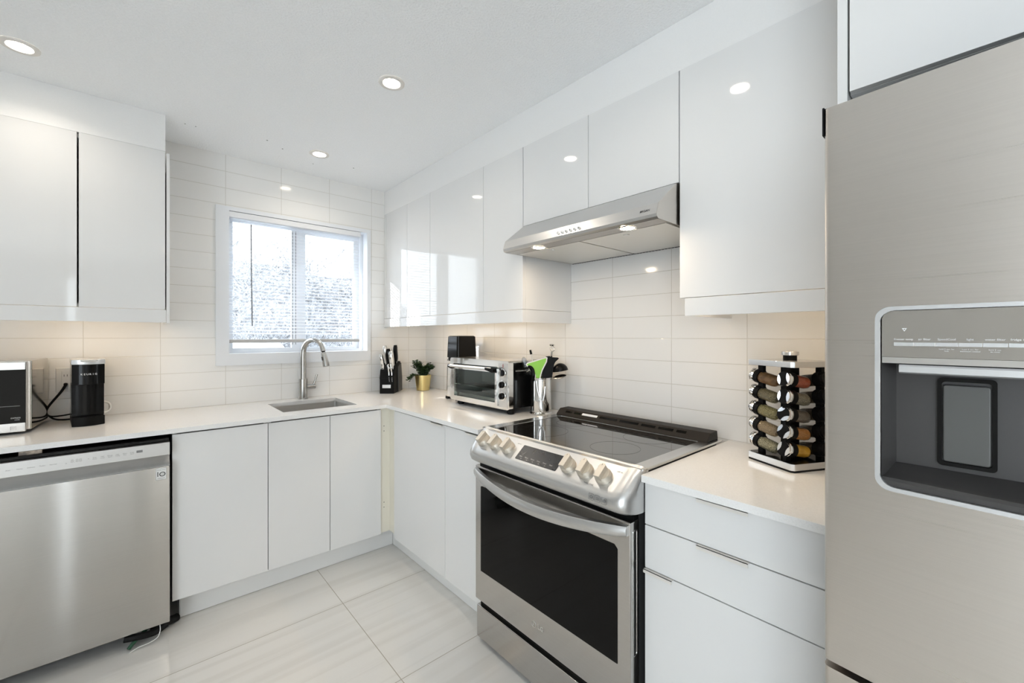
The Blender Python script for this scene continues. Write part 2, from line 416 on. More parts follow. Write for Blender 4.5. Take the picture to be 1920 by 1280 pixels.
# ------------------------------------------------------------------ kitchen window and blind
b = MB()                                                  # casing round the opening
co = [(-1.416, 1.146), (-.468, 1.146), (-.468, 2.106), (-1.416, 2.106)]
ci = [(WX0, WZ0), (WX1, WZ0), (WX1, WZ1), (WX0, WZ1)]
b.ring(co, ci, -.010, -.0005, 'Y')
win = struct(b.build('window_1', 'vinyl'))
g = .012
b = MB()                                                  # reveal lining
b.ring([(WX0-.0, WZ0-.0), (WX1, WZ0), (WX1, WZ1), (WX0, WZ1)], [(WX0+g, WZ0+g), (WX1-g, WZ0+g), (WX1-g, WZ1-g), (WX0+g, WZ1-g)], -.010, .135, 'Y')
b.build('window_reveal', 'vinyl', win)
def rect(x0, x1, z0, z1): return [(x0, z0), (x1, z0), (x1, z1), (x0, z1)]
fx0, fx1, fz0, fz1 = WX0+g, WX1-g, WZ0+g, WZ1-g
MB().ring(rect(fx0, fx1, fz0, fz1), rect(fx0+.016, fx1-.022, fz0+.016, fz1-.022), .075, .130, 'Y').build('window_frame', 'vinyl', win)
sl = MB().ring(rect(fx0+.010, -.935, fz0+.012, fz1-.016), rect(fx0+.030, -.982, fz0+.030, fz1-.045), .080, .100, 'Y').build('window_sash', 'vinyl', win)
MB().box(fx0+.026, -.978, .088, .092, fz0+.026, fz1-.041).build('glass_pane', 'coatedglass', sl)
MB().box(-.9775, -.9745, .076, .081, fz0+.05, fz1-.05).box(-.958, -.955, .076, .081, fz0+.05, fz1-.05).build('gasket', 'textg', sl)
sr = MB().ring(rect(-.945, fx1-.018, fz0+.012, fz1-.016), rect(-.888, fx1-.058, fz0+.030, fz1-.055), .104, .124, 'Y').build('window_sash', 'vinyl', win)
MB().box(-.892, fx1-.054, .112, .116, fz0+.026, fz1-.051).build('glass_pane', 'coatedglass', sr)

bl = thing('window_blind', 'white horizontal slat blind lowered almost to the window sill above the sink', 'blind', (-.945, .03, WZ1-g))
bx0, bx1 = WX0+g+.002, -.540
MB().box(bx0-.002, bx1, -.006, .045, WZ1-g-.036, WZ1-g-.002, .003).build('headrail', 'slat', bl)
b = MB(); z = WZ1-g-.045
while z > 1.318:
    # a slightly crowned slat, tipped a little
    V = []; F = []
    for i in range(5):
        t = (i/4-.5); yy = .031+t*.025; zz = z+.0022*(1-4*t*t)+t*.0055
        V += [(bx0, yy, zz), (bx1, yy, zz), (bx0, yy, zz-.0007), (bx1, yy, zz-.0007)]
    for i in range(4):
        a = i*4; F += [(a, a+1, a+5, a+4), (a+2, a+6, a+7, a+3)]
    F += [(0, 2, 3, 1), (16, 17, 19, 18)]
    b.faces(V, F); z -= .0212
b.build('slats', 'slat', bl, flat=True)
MB().box(bx0, bx1, .016, .046, 1.281, 1.304, .007, 3).build('bottom_rail', 'rail', bl)
b = MB()
for x in (bx0+.14, -.96, bx1-.14):
    for yy in (.0185, .0435): b.box(x-.0008, x+.0008, yy-.0004, yy+.0004, 1.29, WZ1-g-.02)
b.build('ladder_cord', 'slat', bl)
MB().tube([(-1.231, .008, 2.02), (-1.230, .006, 1.8), (-1.226, .004, 1.385)], .0038, 6).build('tilt_wand', 'wand', bl)

# ------------------------------------------------------------------ the winter garden outside
struct(MB().box(-30, 30, .5, 60, -.8, -.7).build('snow_field', 'snow'))
tag(C.objects['snow_field'], 'snow covered ground outside the kitchen window', 'snow')
struct(MB().box(-4, 1.5, .165, 1.22, 2.42, 2.52).build('sun_cut_slab', 'paint'))  # unseen slab added to cut off the upper part of the sunlight
C.objects['sun_cut_slab']['label'] = 'white eave added over the kitchen window to cut the sun'; C.objects['sun_cut_slab']['category'] = 'sunblocker'
b = MB()
V = []; F = []; nx, ny = 26, 14
for j in range(ny+1):
    for i in range(nx+1):
        u = i/nx; v = j/ny
        V.append((-1.6+u*2.5-.0, 3.0+v*2.2, -.72+2.0*math.sin(PI*min(1, v*1.3))**.6*max(0, 1-max(0, u-.55)*3.4)**.7+.03*math.sin(9*u+5*v)))
for j in range(ny):
    for i in range(nx):
        a = j*(nx+1)+i; F.append((a, a+1, a+nx+2, a+nx+1))
b.faces(V, F)
tag(b.build('snow_bank', 'snow'), 'smooth white snow bank behind the lower left window glass', 'snow')

V = []; F = []  # hillside added behind the trees to hold down the outdoor brightness
for j in range(13):
    for i in range(25):
        x = -14+i*2.2; y = 14+j*1.5; V.append((x, y, -.72+7.0*(j/12)**1.3+.35*math.sin(i*1.3+j*.8)*(j/12)))
for j in range(12):
    for i in range(24): a = j*25+i; F.append((a, a+1, a+26, a+25))
b = MB(); b.faces(V, F)
tag(struct(b.build('dimming_slope', 'slope')), 'snowy slope added behind the trees to dim the view outside the window', 'slope')

def tree_mesh(h, seed, n_main=16, spread=1.0):
    rnd = random.Random(seed); b = MB()
    def branch(p, d, ln, r, lev):
        pts = [p]; q = p.copy(); dd = d.copy(); k = 4 if lev < 2 else 3
        for i in range(k):
            dd = (dd+Vector((rnd.uniform(-.25, .25), rnd.uniform(-.25, .25), rnd.uniform(-.12, .2)))).normalized()
            q = q+dd*ln/k; pts.append(q.copy())
        b.tube(pts, [r*(1-.75*i/k) for i in range(k+1)], 4 if lev < 2 else 3)
        if lev >= 3: return
        m = (n_main, 8, 6)[lev]
        for i in range(m):
            t = rnd.uniform(.22 if lev == 0 else .2, 1.0); f = t*k; i0 = min(int(f), k-1)
            pp = pts[i0].lerp(pts[i0+1], f-i0)
            a = rnd.uniform(0, 2*PI); out = Vector((math.cos(a), math.sin(a), rnd.uniform(.1, .9)))
            nd = (dd*.4+out*spread).normalized()
            branch(pp, nd, ln*rnd.uniform(.34, .6)*(1-.4*t if lev == 0 else 1), max(.009, r*.42*(1-.5*t)), lev+1)
    branch(Vector((0, 0, 0)), Vector((0, 0, 1)), h, h*.016, 0)
    return b
for i, (x, y, h, lab) in enumerate([
        (-.9, 6.0, 4.4, 'bare snow dusted tree at the far left of the window'),
        (.7, 6.6, 3.3, 'bare snow dusted tree left of the window mullion'),
        (2.2, 6.2, 3.3, 'bare snow dusted tree right of the window mullion'),
        (3.9, 5.6, 4.2, 'bare snow dusted tree at the right edge of the window'),
        (.2, 10.0, 4.0, 'farther bare tree seen through the left sash'),
        (2.6, 10.5, 4.2, 'farther bare tree behind the window mullion'),
        (5.2, 9.6, 4.4, 'farther bare tree seen through the right sash')]):
    o = tree_mesh(h, 40+i, 26, 1.1).build('snowy_tree', 'bark')
    o.location = (x, y, -.75); tag(o, lab, 'tree', 'bare trees in the snow outside')
def shrub(x, y, h, lab, seed):
    rnd = random.Random(seed); b = MB()
    for i in range(110):
        a = rnd.uniform(0, 2*PI); s = rnd.uniform(.2, .75); t = h*rnd.uniform(.6, 1.1)
        p = Vector((0, 0, 0)); pts = [p, Vector((math.cos(a)*s*.45, math.sin(a)*s*.35, t*.5)), Vector((math.cos(a)*s, math.sin(a)*s, t))]
        b.tube(pts, [.012, .008, .003], 3)
        for k in range(7):
            f = rnd.uniform(.1, 1); q = pts[1].lerp(pts[2], f); b.tube([q, q+Vector((rnd.uniform(-.3, .3), rnd.uniform(-.3, .3), rnd.uniform(0, .35)))], [.006, .002], 3)
    o = b.build('snowy_shrub', 'bark'); o.location = (x, y, -.72); tag(o, lab, 'shrub', 'bare shrubs in the snow outside')
for i, (x, y, h, lab) in enumerate([(-.75, 4.9, 2.3, 'bare shrub rising behind the snow bank at the far left of the window'), (.3, 5.3, 2.4, 'bare shrub behind the snow bank left of the mullion'),
        (1.3, 4.5, 2.2, 'bare shrub low behind the window mullion'), (2.4, 5.0, 2.4, 'bare shrub behind the right sash beside the mullion'), (3.3, 4.4, 2.2, 'bare shrub at the lower right of the window')]):
    shrub(x, y, h, lab, 80+i)
# ------------------------------------------------------------------ cabinets
G = .0015                                                # half a joint between fronts
def door_y(b_, x0, x1, y, z0, z1): return b_.box(x0+G, x1-G, y, y+.018, z0, z1, .0012)
def door_x(b_, y0, y1, x, z0, z1): return b_.box(x, x+.018, y0+G, y1-G, z0, z1, .0012)
def pull(parent, along, a0, a1, face, z):
    b = MB()
    if along == 'x': b.box(a0, a1, face-.011, face+.014, z, z+.0016).box(a0, a1, face-.011, face-.0095, z-.009, z+.0016)
    else: b.box(face-.011, face+.014, a0, a1, z, z+.0016).box(face-.011, face-.0095, a0, a1, z-.009, z+.0016)
    return b.build('edge_pull', 'pull', parent)
def carcass(x0, x1, y0, y1, z0, z1, th=.016, open_side='y-', mat='carcass', parent=None, top=False):
    b = MB()
    if open_side == 'y-':
        b.box(x0, x0+th, y0, y1, z0, z1); b.box(x1-th, x1, y0, y1, z0, z1); b.box(x0+th, x1-th, y0, y1, z0, z0+th); b.box(x0+th, x1-th, y1-.006, y1, z0+th, z1)
        if top: b.box(x0+th, x1-th, y0, y1-.006, z1-th, z1)
    else:
        b.box(x0, x1, y0, y0+th, z0, z1); b.box(x0, x1, y1-th, y1, z0, z1); b.box(x0, x1, y0+th, y1-th, z0, z0+th); b.box(x1-.006, x1, y0+th, y1-th, z0+th, z1)
        if top: b.box(x0, x1-.006, y0+th, y1-th, z1-th, z1)
    return b.build('carcass', mat, parent)
BZ0, BZ1, BF = .128, .882, -.615
# back run
t = thing('base_cabinet', 'white single door base cabinet standing right of the dishwasher', 'cabinet', (-1.456, -.3, 0))
carcass(-1.646, -1.265, -.596, -.004, BZ0, .886, parent=t)
d = door_y(MB(), -1.648, -1.264, BF, BZ0, BZ1-.003).build('door', 'gloss', t)
t = thing('base_cabinet', 'white base cabinet left of the dishwasher just outside the photo', 'cabinet', (-2.63, -.3, 0))
carcass(-2.998, -2.262, -.596, -.004, BZ0, .886, parent=t)
for x0, x1 in ((-3.0, -2.63), (-2.63, -2.26)): door_y(MB(), x0, x1, BF, BZ0, BZ1-.003).build('door', 'gloss', t)
t = thing('sink_cabinet', 'white double door base cabinet under the sink', 'cabinet', (-.96, -.3, 0))
carcass(-1.263, -.661, -.596, -.004, BZ0, .886, parent=t)
for x0, x1 in ((-1.264, -.958), (-.958, -.659)):
    door_y(MB(), x0, x1, BF, BZ0, BZ1-.003).build('door', 'gloss', t)
t = thing('corner_filler', 'cream filler strip with hinge holes in the corner between the two cabinet runs', 'filler', (-.6, -.6, 0))
MB().box(-.658, -.592, -.600, -.592, BZ0, .886).box(-.600, -.592, -.693, -.6005, BZ0, .886).build('strip', 'cream', t)
for z in (.775, .745, .31, .28): MB().cyl((-.635, -.6006, z), .0028, .001, 'Y', 10).build('hinge_hole', 'textd', t)
# right run
t = thing('base_cabinet', 'white double door base cabinet between the inner corner and the range', 'cabinet', (-.3, -1.12, 0))
carcass(-.596, -.004, -1.552, -.695, BZ0, .886, open_side='x-', parent=t)
for (y0, y1, p0, p1) in ((-1.253, -.694, -1.24, -1.13), (-1.552, -1.253, -1.545, -1.44)):
    d = door_x(MB(), y0, y1, BF, BZ0-.01, BZ1-.004).build('door', 'gloss', t); pull(d, 'y', p0, p1, BF, BZ1-.004)
t = thing('drawer_cabinet', 'white three drawer base cabinet between the range and the fridge', 'cabinet', (-.3, -2.6, 0))
carcass(-.596, -.004, -2.832, -2.366, BZ0, .886, open_side='x-', parent=t)
for (z0, z1, p0, p1) in ((.7590, .8835, -2.657, -2.527), (.6285, .7560, -2.657, -2.527), (BZ0, .6255, -2.455, -2.366)):
    d = door_x(MB(), -2.832, -2.364, BF, z0, z1).build('drawer_front', 'gloss', t); pull(d, 'y', p0, p1, BF, z1)
# toe kicks
tag(MB().box(-1.612, -.5455, -.532, -.516, .002, .122, .001).box(-1.616, -1.6125, -.534, -.2, .002, .122).build('toe_kick', 'carcass'), 'white toe kick board under the back run of base cabinets', 'toe kick')
tag(MB().box(-.545, -.529, -1.552, -.5325, .002, .112, .001).build('toe_kick', 'carcass'), 'white toe kick board under the base cabinet left of the range', 'toe kick')
tag(MB().box(-.545, -.529, -2.832, -2.366, .002, .122, .001).build('toe_kick', 'carcass'), 'white toe kick board under the drawer cabinet', 'toe kick')
# worktops
SX0, SX1, SY0, SY1 = -1.17, -.765, -.512, -.135
CZ0, CZ1, CF = .8885, .91, -.635
b = MB()
b.box(-3.0, SX0, CF, -.0015, CZ0, CZ1); b.box(SX1, -.0015, CF, -.0015, CZ0, CZ1)
b.box(SX0, SX1, CF, SY0, CZ0, CZ1); b.box(SX0, SX1, SY1, -.0015, CZ0, CZ1)
b.box(CF, -.0015, -1.5545, CF, CZ0, CZ1)
tag(b.build('worktop', 'quartz'), 'white quartz L shaped worktop with the sink cut out', 'worktop')
tag(MB().box(CF, -.0015, -2.833, -2.3645, CZ0, CZ1, .0012).build('worktop', 'quartz'), 'short white quartz worktop between range and fridge', 'worktop')
# sink
t = thing('sink', 'undermount stainless steel sink set into the worktop below the window', 'sink', (-.967, -.323, .70))
s0 = rr(SX0-.004, SX1+.004, SY0-.004, SY1+.004, .012); s1 = rr(SX0-.0055, SX1+.0055, SY0-.0055, SY1+.0055, .012)
b = MB(); b.ring(s1, s0, .70, CZ0-.0005); b.prism(s1, .697, .700)
b.build('basin', 'steel_s', t)
MB().lathe([(.045, 0), (.045, .003), (.03, .003), (.028, .001)], (-.967, -.323, .700)).build('drain', 'chrome', t)
# faucet
t = thing('faucet', 'tall brushed nickel gooseneck faucet with pull down spray head behind the sink', 'faucet', (-.945, -.055, CZ1))
fx, fy = -.945, -.055
MB().lathe([(.029, 0), (.029, .004), (.0255, .006), (.0255, .130), (.024, .133)], (fx, fy, CZ1)).build('body', 'nickel', t)
pts = [(fx, fy, 1.042), (fx, fy, 1.20)]
R = .088; FA = math.radians(26)
for i in range(1, 15):
    a = math.radians(12.2*i); q_ = R-R*math.cos(a); pts.append((fx+q_*math.sin(FA), fy-q_*math.cos(FA), 1.212+R*math.sin(a)))
MB().tube(pts, [.0175]*2+[.0170-.0002*i for i in range(14)], 16).build('spout', 'nickel', t)
e = Vector(pts[-1]); dr = (Vector(pts[-1])-Vector(pts[-2])).normalized()
MB().tube([e, e+dr*.008], .0105, 12).build('swivel_collar', 'black', t)
q = e+dr*.008
h_ = MB().tube([q, q+dr*.01, q+dr*.065, q+dr*.092], [.014, .016, .019, .0195], 16).build('spray_head', 'nickel', t)
MB().box(-.006, .006, -.012, .012, -.003, .0025, .002, T=frame(q+dr*.04+Vector((-.0165, -.006, 0)), (.3, -1, 0), dr) ).build('spray_button', 'dark', h_)
MB().cyl((fx+.02, fy, .988), .0165, .055, 'X', 20, .002).build('valve_stub', 'nickel', t)
MB().tube([(fx+.062, fy, .990), (fx+.071, fy-.002, 1.02), (fx+.085, fy-.004, 1.068)], [.0085, .0065, .006], 12).build('lever', 'nickel', t)

# ------------------------------------------------------------------ wall cabinets
UF, UZ0, UZ1 = -.358, 1.4555, 2.2425
def upper(label, ys, z0=UZ0, xb=-.003, end=None):
    y0, y1 = ys[-1], ys[0]
    t = thing('wall_cabinet', label, 'cabinet', (-.18, (y0+y1)/2, z0))
    carcass(UF+.0185, xb, y0+.001, y1-.001, z0, UZ1, open_side='x-', parent=t, top=True)
    for a, c in zip(ys, ys[1:]): door_x(MB(), c, a, UF, z0, UZ1).build('door', 'gloss', t)
    return t
upper('narrow white gloss double door wall cabinet in the corner by the window', (-.034, -.363, -.672))
upper('wide white gloss single door wall cabinet second from the window', (-.672, -1.232))
t = upper('slim white gloss wall cabinet left of the range hood with a bare side panel', (-1.232, -1.548))
upper('short white gloss double door wall cabinet above the range hood', (-1.5495, -1.947, -2.3415), 1.857)
upper('white gloss wall cabinet between range hood and fridge', (-2.3425, -2.8325))
tag(MB().box(UF, UF+.012, -.0335, -.002, UZ0, UZ1).build('filler_strip', 'gloss'), 'thin white filler strip between window wall and corner wall cabinet', 'filler')
b = MB(); b.box(UF-.002, UF+.016, -1.548, -.002, 1.3915, 1.4535, .001); b.box(UF+.016, -.002, -1.548, -1.531, 1.3915, 1.4535)
tag(b.build('light_valance', 'gloss'), 'white light valance under the wall cabinets left of the hood', 'valance')
b = MB(); b.box(UF, UF+.016, -2.832, -2.362, 1.3935, 1.4535, .001); b.box(UF+.016, -.002, -2.378, -2.362, 1.3935, 1.4535)
tag(b.build('light_valance', 'gloss'), 'white light valance under the wall cabinet beside the fridge', 'valance')
# left wall cabinet on the window wall
t = thing('wall_cabinet', 'white gloss double door wall cabinet left of the window above the coffee maker', 'cabinet', (-1.97, -.18, UZ0))
carcass(-2.28, -1.663, -.3395, -.003, UZ0, 2.2335, parent=t, top=True)
for x0, x1 in ((-2.285, -1.965), (-1.962, -1.6595)): door_y(MB(), x0, x1, -.358, UZ0, 2.2352).build('door', 'gloss', t)
MB().box(-1.6565, -1.6435, -.362, -.003, 1.389, 2.226, .001).build('side_panel', 'gloss', t)
tag(MB().box(-2.29, -1.6575, -.360, -.342, 1.3905, 1.4535, .001).build('light_valance', 'gloss'), 'white light valance under the wall cabinets left of the window', 'valance')
# fridge surround
tag(MB().box(-.615, -.002, -2.8525, -2.835, .0, ZC-.002, .0006).build('fridge_side_panel', 'gloss'), 'tall white panel between fridge and wall cabinet', 'panel')
t = thing('wall_cabinet', 'deep white gloss cabinet above the fridge', 'cabinet', (-.3, -3.3, 1.850))
carcass(-.596, -.003, -3.80, -2.8545, 1.850, ZC-.01, open_side='x-', parent=t, top=True)
door_x(MB(), -3.33, -2.8545, BF, 1.850, ZC-.01).build('door', 'gloss', t); door_x(MB(), -3.805, -3.33, BF, 1.850, ZC-.01).build('door', 'gloss', t)

# ------------------------------------------------------------------ lamps
DOWN_W = 0.45
def downlight(x, y, label):
    t = thing('recessed_ceiling_light', label, 'ceiling light', (x, y, ZC), 0, 'recessed ceiling lights')
    MB().lathe([(.0345, -.0012), (.0365, -.0055), (.0505, -.0065), (.0540, -.0045), (.0545, -.0003)], (x, y, ZC), 36, cap=False).build('trim_ring', 'trimring', t)
    MB().lathe([(.0, -.0020), (.0352, -.0020)], (x, y, ZC), 36, cap=False).build('lens', 'lens', t)
    l = bpy.data.lights.new('lamp', 'AREA'); l.shape = 'DISK'; l.size = .07; l.energy = DOWN_W; l.color = (1.0, .90, .78); l.spread = math.radians(140)
    o = bpy.data.objects.new('lamp', l); COL.objects.link(o); o.parent = t; o.location = (0, 0, -.008)
downlight(-.943, -1.347, 'lit recessed ceiling light nearest the middle of the ceiling')
downlight(-.946, -.390, 'lit recessed ceiling light above the sink close to the window wall')
downlight(-2.096, -.637, 'lit recessed ceiling light at the left edge in front of the left wall cabinet')
downlight(-.930, -2.327, 'recessed ceiling light in front of the fridge reflected in the wall cabinet doors')
for (x, y) in ((-1.5, -4.6), (-2.9, -4.6), (-3.7, -3.2)):  # unseen lamps added to raise the light level in the room
    downlight(x, y, 'added unseen ceiling light behind the camera to lift the room light')
def ledstrip(x0, x1, y0, y1, z, label):
    t = thing('under_cabinet_light', label, 'under cabinet light', ((x0+x1)/2, (y0+y1)/2, z))
    MB().box(x0, x1, y0, y1, z-.008, z).build('housing', 'alu', t)
    MB().box(x0+.003, x1-.003, y0+.003, y1-.003, z-.0095, z-.0082).build('diffuser', 'strip', t)
ledstrip(-2.26, -1.70, -.30, -.275, UZ0-.0008, 'warm under cabinet light above the coffee maker and microwave')
ledstrip(-.30, -.275, -1.48, -.30, UZ0-.0008, 'warm under cabinet light above the toaster oven')
ledstrip(-.30, -.275, -2.80, -2.45, UZ0-.0008, 'warm under cabinet light above the spice rack')
# ------------------------------------------------------------------ range
t = thing('range', 'stainless steel slide in electric range with black glass cooktop', 'range', (-.34, -1.957, 0))
ya, yb = -1.572, -2.346
MB().box(-.610, -.06, yb+.004, ya-.004, .03, .905).build('body', 'dark', t)
MB().box(-.60, -.08, yb+.03, ya-.03, .0, .03).build('foot_frame', 'black', t)
b = MB(); b.ring(rr(-.615, -.050, -2.3600, -1.5575, .006), rr(-.60, -.148, -2.3130, -1.6080, .006), .9115, .9200)
b.build('cooktop_trim', 'steel_l', t)
MB().box(-.600, -.06, -2.318, -1.602, .905, .9185).build('cooktop_glass', 'cooktop', t)
for (x, y, r) in ((-.46, -1.78, .11), (-.46, -2.15, .09), (-.24, -1.76, .075), (-.24, -2.15, .095)):
    b = MB(); b.ring([(x+r*math.cos(a*PI/30), y+r*math.sin(a*PI/30)) for a in range(60)], [(x+(r-.0012)*math.cos(a*PI/30), y+(r-.0012)*math.sin(a*PI/30)) for a in range(60)], .9186, .9188); b.build('burner_marking', 'burner', t)
# vent riser at the back
prof = [(-.052, .9202), (-.148, .9202), (-.143, .930), (-.118, .952), (-.058, .953)]
b = MB(); b.prism(prof, -2.346, -1.572, 'Y', .004)
vr = b.build('vent_riser', 'riser', t)
for y0, y1 in ((-1.625, -1.665), (-1.68, -1.72), (-1.835, -1.93), (-1.945, -2.04), (-2.055, -2.12), (-2.135, -2.20), (-2.215, -2.255)):
    T = frame((-.1305, (y0+y1)/2, .9413), (0, -1, 0), (.75, 0, .66))
    MB().box(-(y0-y1)/2, (y0-y1)/2, -.006, .006, -.001, .0008, T=T).build('vent_slot', 'blackg', vr)
T = frame((-.1305, -1.775, .9413), (0, -1, 0), (.75, 0, .66))
MB().box(-.045, .045, -.006, .006, -.001, .0010, T=T).build('vent_insert', 'vinyl', vr)
# control panel : a sloping nose with rounded raised ends
def nose(y, grow, back):
    # outline of the nose in (x,z) at one station
    g = grow
    P = [(-.592, .905), (-.592, .9205+g*.3), (-.604-back*0, .9225+g*.6), (-.640, .8940+g), (-.688+back, .8555+g), (-.704+back, .838+g*.5), (-.707+back, .820), (-.700+back, .802), (-.685+back, .793), (-.60, .793)]
    return [(x, y, z) for x, z in P]
st = []
Y0, Y1 = -1.560, -2.3635
for s, g, bk in ((0, -.010, .055), (.004, -.003, .036), (.012, .004, .018), (.024, .007, .007), (.036, .0065, .002), (.050, .003, 0), (.064, 0, 0)):
    st.append(nose(Y0-s, g, bk))
for s, g, bk in ((.064, 0, 0), (.050, .003, 0), (.036, .0065, .002), (.024, .007, .007), (.012, .004, .018), (.004, -.003, .036), (0, -.010, .055)):
    st.append(nose(Y1+s, g, bk))
MB().loft(st).build('control_panel', 'panel', t, ang=50)
pd = Vector((-.688+.640, 0, .8555-.8940)).normalized()         # down the slope
pu = -pd
def on_panel(y, k, lift=0): # k metres down from the top of the slope
    p = Vector((-.640, y, .8940))+pd*k; return frame(p, (0, -1, 0), pu) @ Matrix.Translation((0, 0, lift))
T = on_panel(-1.958, .024)
b = MB(); b.prism(rr(-.104, .104, -.033, .033, .004), -.002, .0012, T=T); dsp = b.build('display', 'dispglass', t)
b = MB()
for i, s in enumerate(('Bake', 'Roast', 'Warm', 'Clean', 'Timer', 'Start')):
    b.text(s, .0075, T @ Matrix.Translation((-.082+i*.031, -.017, .0013)), 'CENTER', .0001)
for i in range(5): b.text('Set', .005, T @ Matrix.Translation((-.075+i*.031, -.026, .0013)), 'CENTER', .0001)
b.build('display_lettering', 'faint', dsp)
for y in (-1.632, -1.710, -1.788, -2.102, -2.175, -2.248):
    T = on_panel(y, .024)
    b = MB(); b.lathe([(.0285, 0), (.0285, .009), (.0265, .012), (.0235, .019)], (0, 0, 0), 32, T)
    k_ = b.build('knob', 'knob', t)
    b = MB(); b.prism([(-.012, -.0245), (.010, -.0245), (.010, .0215), (.003, .0275), (-.005, .0275), (-.012, .0215)], .010, .036, 'Z', .002, 2, T)
    b.build('knob_grip', 'knob', k_)
    MB().box(-.0025, -.0015, .018, .024, .0362, .0366, T=T).build('knob_pointer', 'textd', k_)
b = MB()
for y in (-1.66, -1.745, -1.82, -2.135, -2.21, -2.285):
    b.text('OFF  HI', .006, on_panel(y-.005, -.0085, .0002), 'CENTER', .0001)
for y in (-1.665, -2.21): b.text('WARM ZONE', .0062, on_panel(y, .062, .0015), 'CENTER', .0001)
b.build('control_lettering', 'textg', t)
b = MB()
for i in range(3):
    T = frame((-.7074, -2.235-i*.024, .826), (0, -1, 0), (.12, 0, 1))
    b.ring(rr(-.010, .010, -.010, .010, .003), rr(-.009, .009, -.009, .009, .0025), 0, .0004, T=T)
    if i == 0: b.ring([(.0055*math.cos(a*PI/10), .0055*math.sin(a*PI/10)) for a in range(20)], [(.0035*math.cos(a*PI/10), .0035*math.sin(a*PI/10)) for a in range(20)], 0, .0004, T=T)
    elif i == 1:
        for k in (-1, 0, 1): b.box(-.0055, .0055, k*.0035-.0007, k*.0035+.0007, 0, .0004, T=T)
    else: b.prism([(-.005, -.005), (.005, -.005), (.005, .001), (0, .006), (-.005, .001)], 0, .0004, T=T)
b.build('feature_icons', 'textg', t)
# oven door, drawer
DX = -.662
dr_ = MB().box(DX, -.614, yb, ya, .190, .766, .004, 3).build('oven_door', 'steel', t)
MB().prism([(-2.300, .322), (-1.612, .322), (-1.612, .682), (-1.622, .684), (-2.288, .684), (-2.300, .672)], DX-.0018, DX+.01, 'X').build('oven_window', 'blackglass', dr_)
b = MB(); n = 28; secs = []
for i in range(n+1):
    s = i/n; y = -1.578+(-2.338+1.578)*s; q = math.sin(PI*s)
    x = DX-.004-.058*q**.75; zc = .742-.026*q**.9; hh = .0155+.0065*q**.5; d = .010
    secs.append([(x+d, y, zc-hh), (x+d, y, zc+hh), (x-d*.3, y, zc+hh*.86), (x-d, y, zc+hh*.35), (x-d, y, zc-hh*.55), (x-d*.3, y, zc-hh)])
b.loft(secs).build('door_handle', 'panel', dr_, ang=40)
b = MB(); b.ring(rr(DX+.012, DX+.036, .36, .74, .006), rr(DX+.015, DX+.033, .363, .737, .005), yb-.0014, yb+.001, 'Y')
b.build('side_trim', 'steel_l', dr_)
# emblem on the oven door : ringed letters
T = FX(DX-.0006, -1.935, .258); b = MB()
b.ring([(.0115*math.cos(a*PI/20), .0115*math.sin(a*PI/20)) for a in range(40)], [(.0098*math.cos(a*PI/20), .0098*math.sin(a*PI/20)) for a in range(40)], 0, .0012, T=T)
b.text('L', .014, T @ Matrix.Translation((-.001, 0, 0)), 'CENTER', .0008)
b.text('LG', .024, T @ Matrix.Translation((.020, 0, 0)), 'LEFT', .0008)
b.build('emblem', 'alu', dr_)
MB().box(-.655, -.614, yb, ya, .022, .160, .004, 3).build('storage_drawer', 'steel', t)
MB().box(-.640, -.612, yb+.01, ya-.01, .160, .190).build('drawer_gap', 'black', t)
MB().box(-.640, -.60, yb+.005, ya-.005, .766, .793).build('vent_gap', 'black', t)

# ------------------------------------------------------------------ range hood
t = thing('range_hood', 'slanted stainless steel range hood with two lit lamps under the short cabinet', 'range hood', (-.25, -1.947, 1.71))
h0, h1 = -2.338, -1.566; HZ = 1.709
prof = [(-.004, HZ), (-.004, 1.853), (-.366, 1.853), (-.372, 1.850), (-.487, 1.761), (-.500, 1.724), (-.497, 1.714), (-.488, HZ), (-.425, HZ), (-.425, HZ+.006), (-.02, HZ+.006), (-.02, HZ)]
# shell as a prism plus end plates
b = MB(); b.prism(prof, h0+.0015, h1-.0015, 'Y')
b.build('canopy', 'panel', t, ang=25)
MB().box(-.487, -.424, h0+.002, h1-.002, HZ-.0012, HZ-.0002).build('lamp_panel', 'steel_d', t)  # sheet added under the canopy rim, its dark reflection put into the colour
pl = [(-.004, HZ), (-.004, 1.853), (-.366, 1.853), (-.372, 1.850), (-.487, 1.761), (-.500, 1.724), (-.497, 1.714), (-.488, HZ)]
for y0, y1 in ((h0, h0+.0013), (h1-.0013, h1)): MB().prism(pl, y0, y1, 'Y').build('end_plate', 'steel_f', t)
for y0, y1 in ((h0+.012, -1.957), (-1.949, h1-.012)):
    f_ = MB().box(-.42, -.028, y0, y1, HZ-.002, HZ+.0055, .001).build('grease_filter', 'mesh', t)
    MB().cyl((-.375, (y0+y1)/2, HZ-.004), .012, .003, 'Z', 16).build('filter_latch', 'alu', f_)
b = MB()
for i in range(48):
    y = h0+.02+i*(h1-h0-.04)/47; b.box(-.0275, -.0195, y, y+.010, HZ-.003, HZ+.0055)
b.build('rear_grille', 'black', t)
for y in (-1.757, -2.200):
    l_ = MB().lathe([(.0245, -.002), (.030, -.004), (.034, -.0014)], (-.457, y, HZ), 28, cap=False).build('lamp_ring', 'chrome', t)
    MB().lathe([(0, -.0022), (.0246, -.0022)], (-.457, y, HZ), 28, cap=False).build('lamp_lens', 'hoodlens', l_)
for i in range(6):
    y = -1.905-i*.0215
    MB().cyl((-.5015, y, 1.738), .0048, .012, 'X', 14, .001).build('push_button', 'chrome', t)
b = MB(); b.text('BROAN', .0110, frame((-.4948, -2.292, 1.741), (0, -1, 0), (.31, 0, .95)), 'CENTER', .0003); b.build('brand_lettering', 'textd', t)

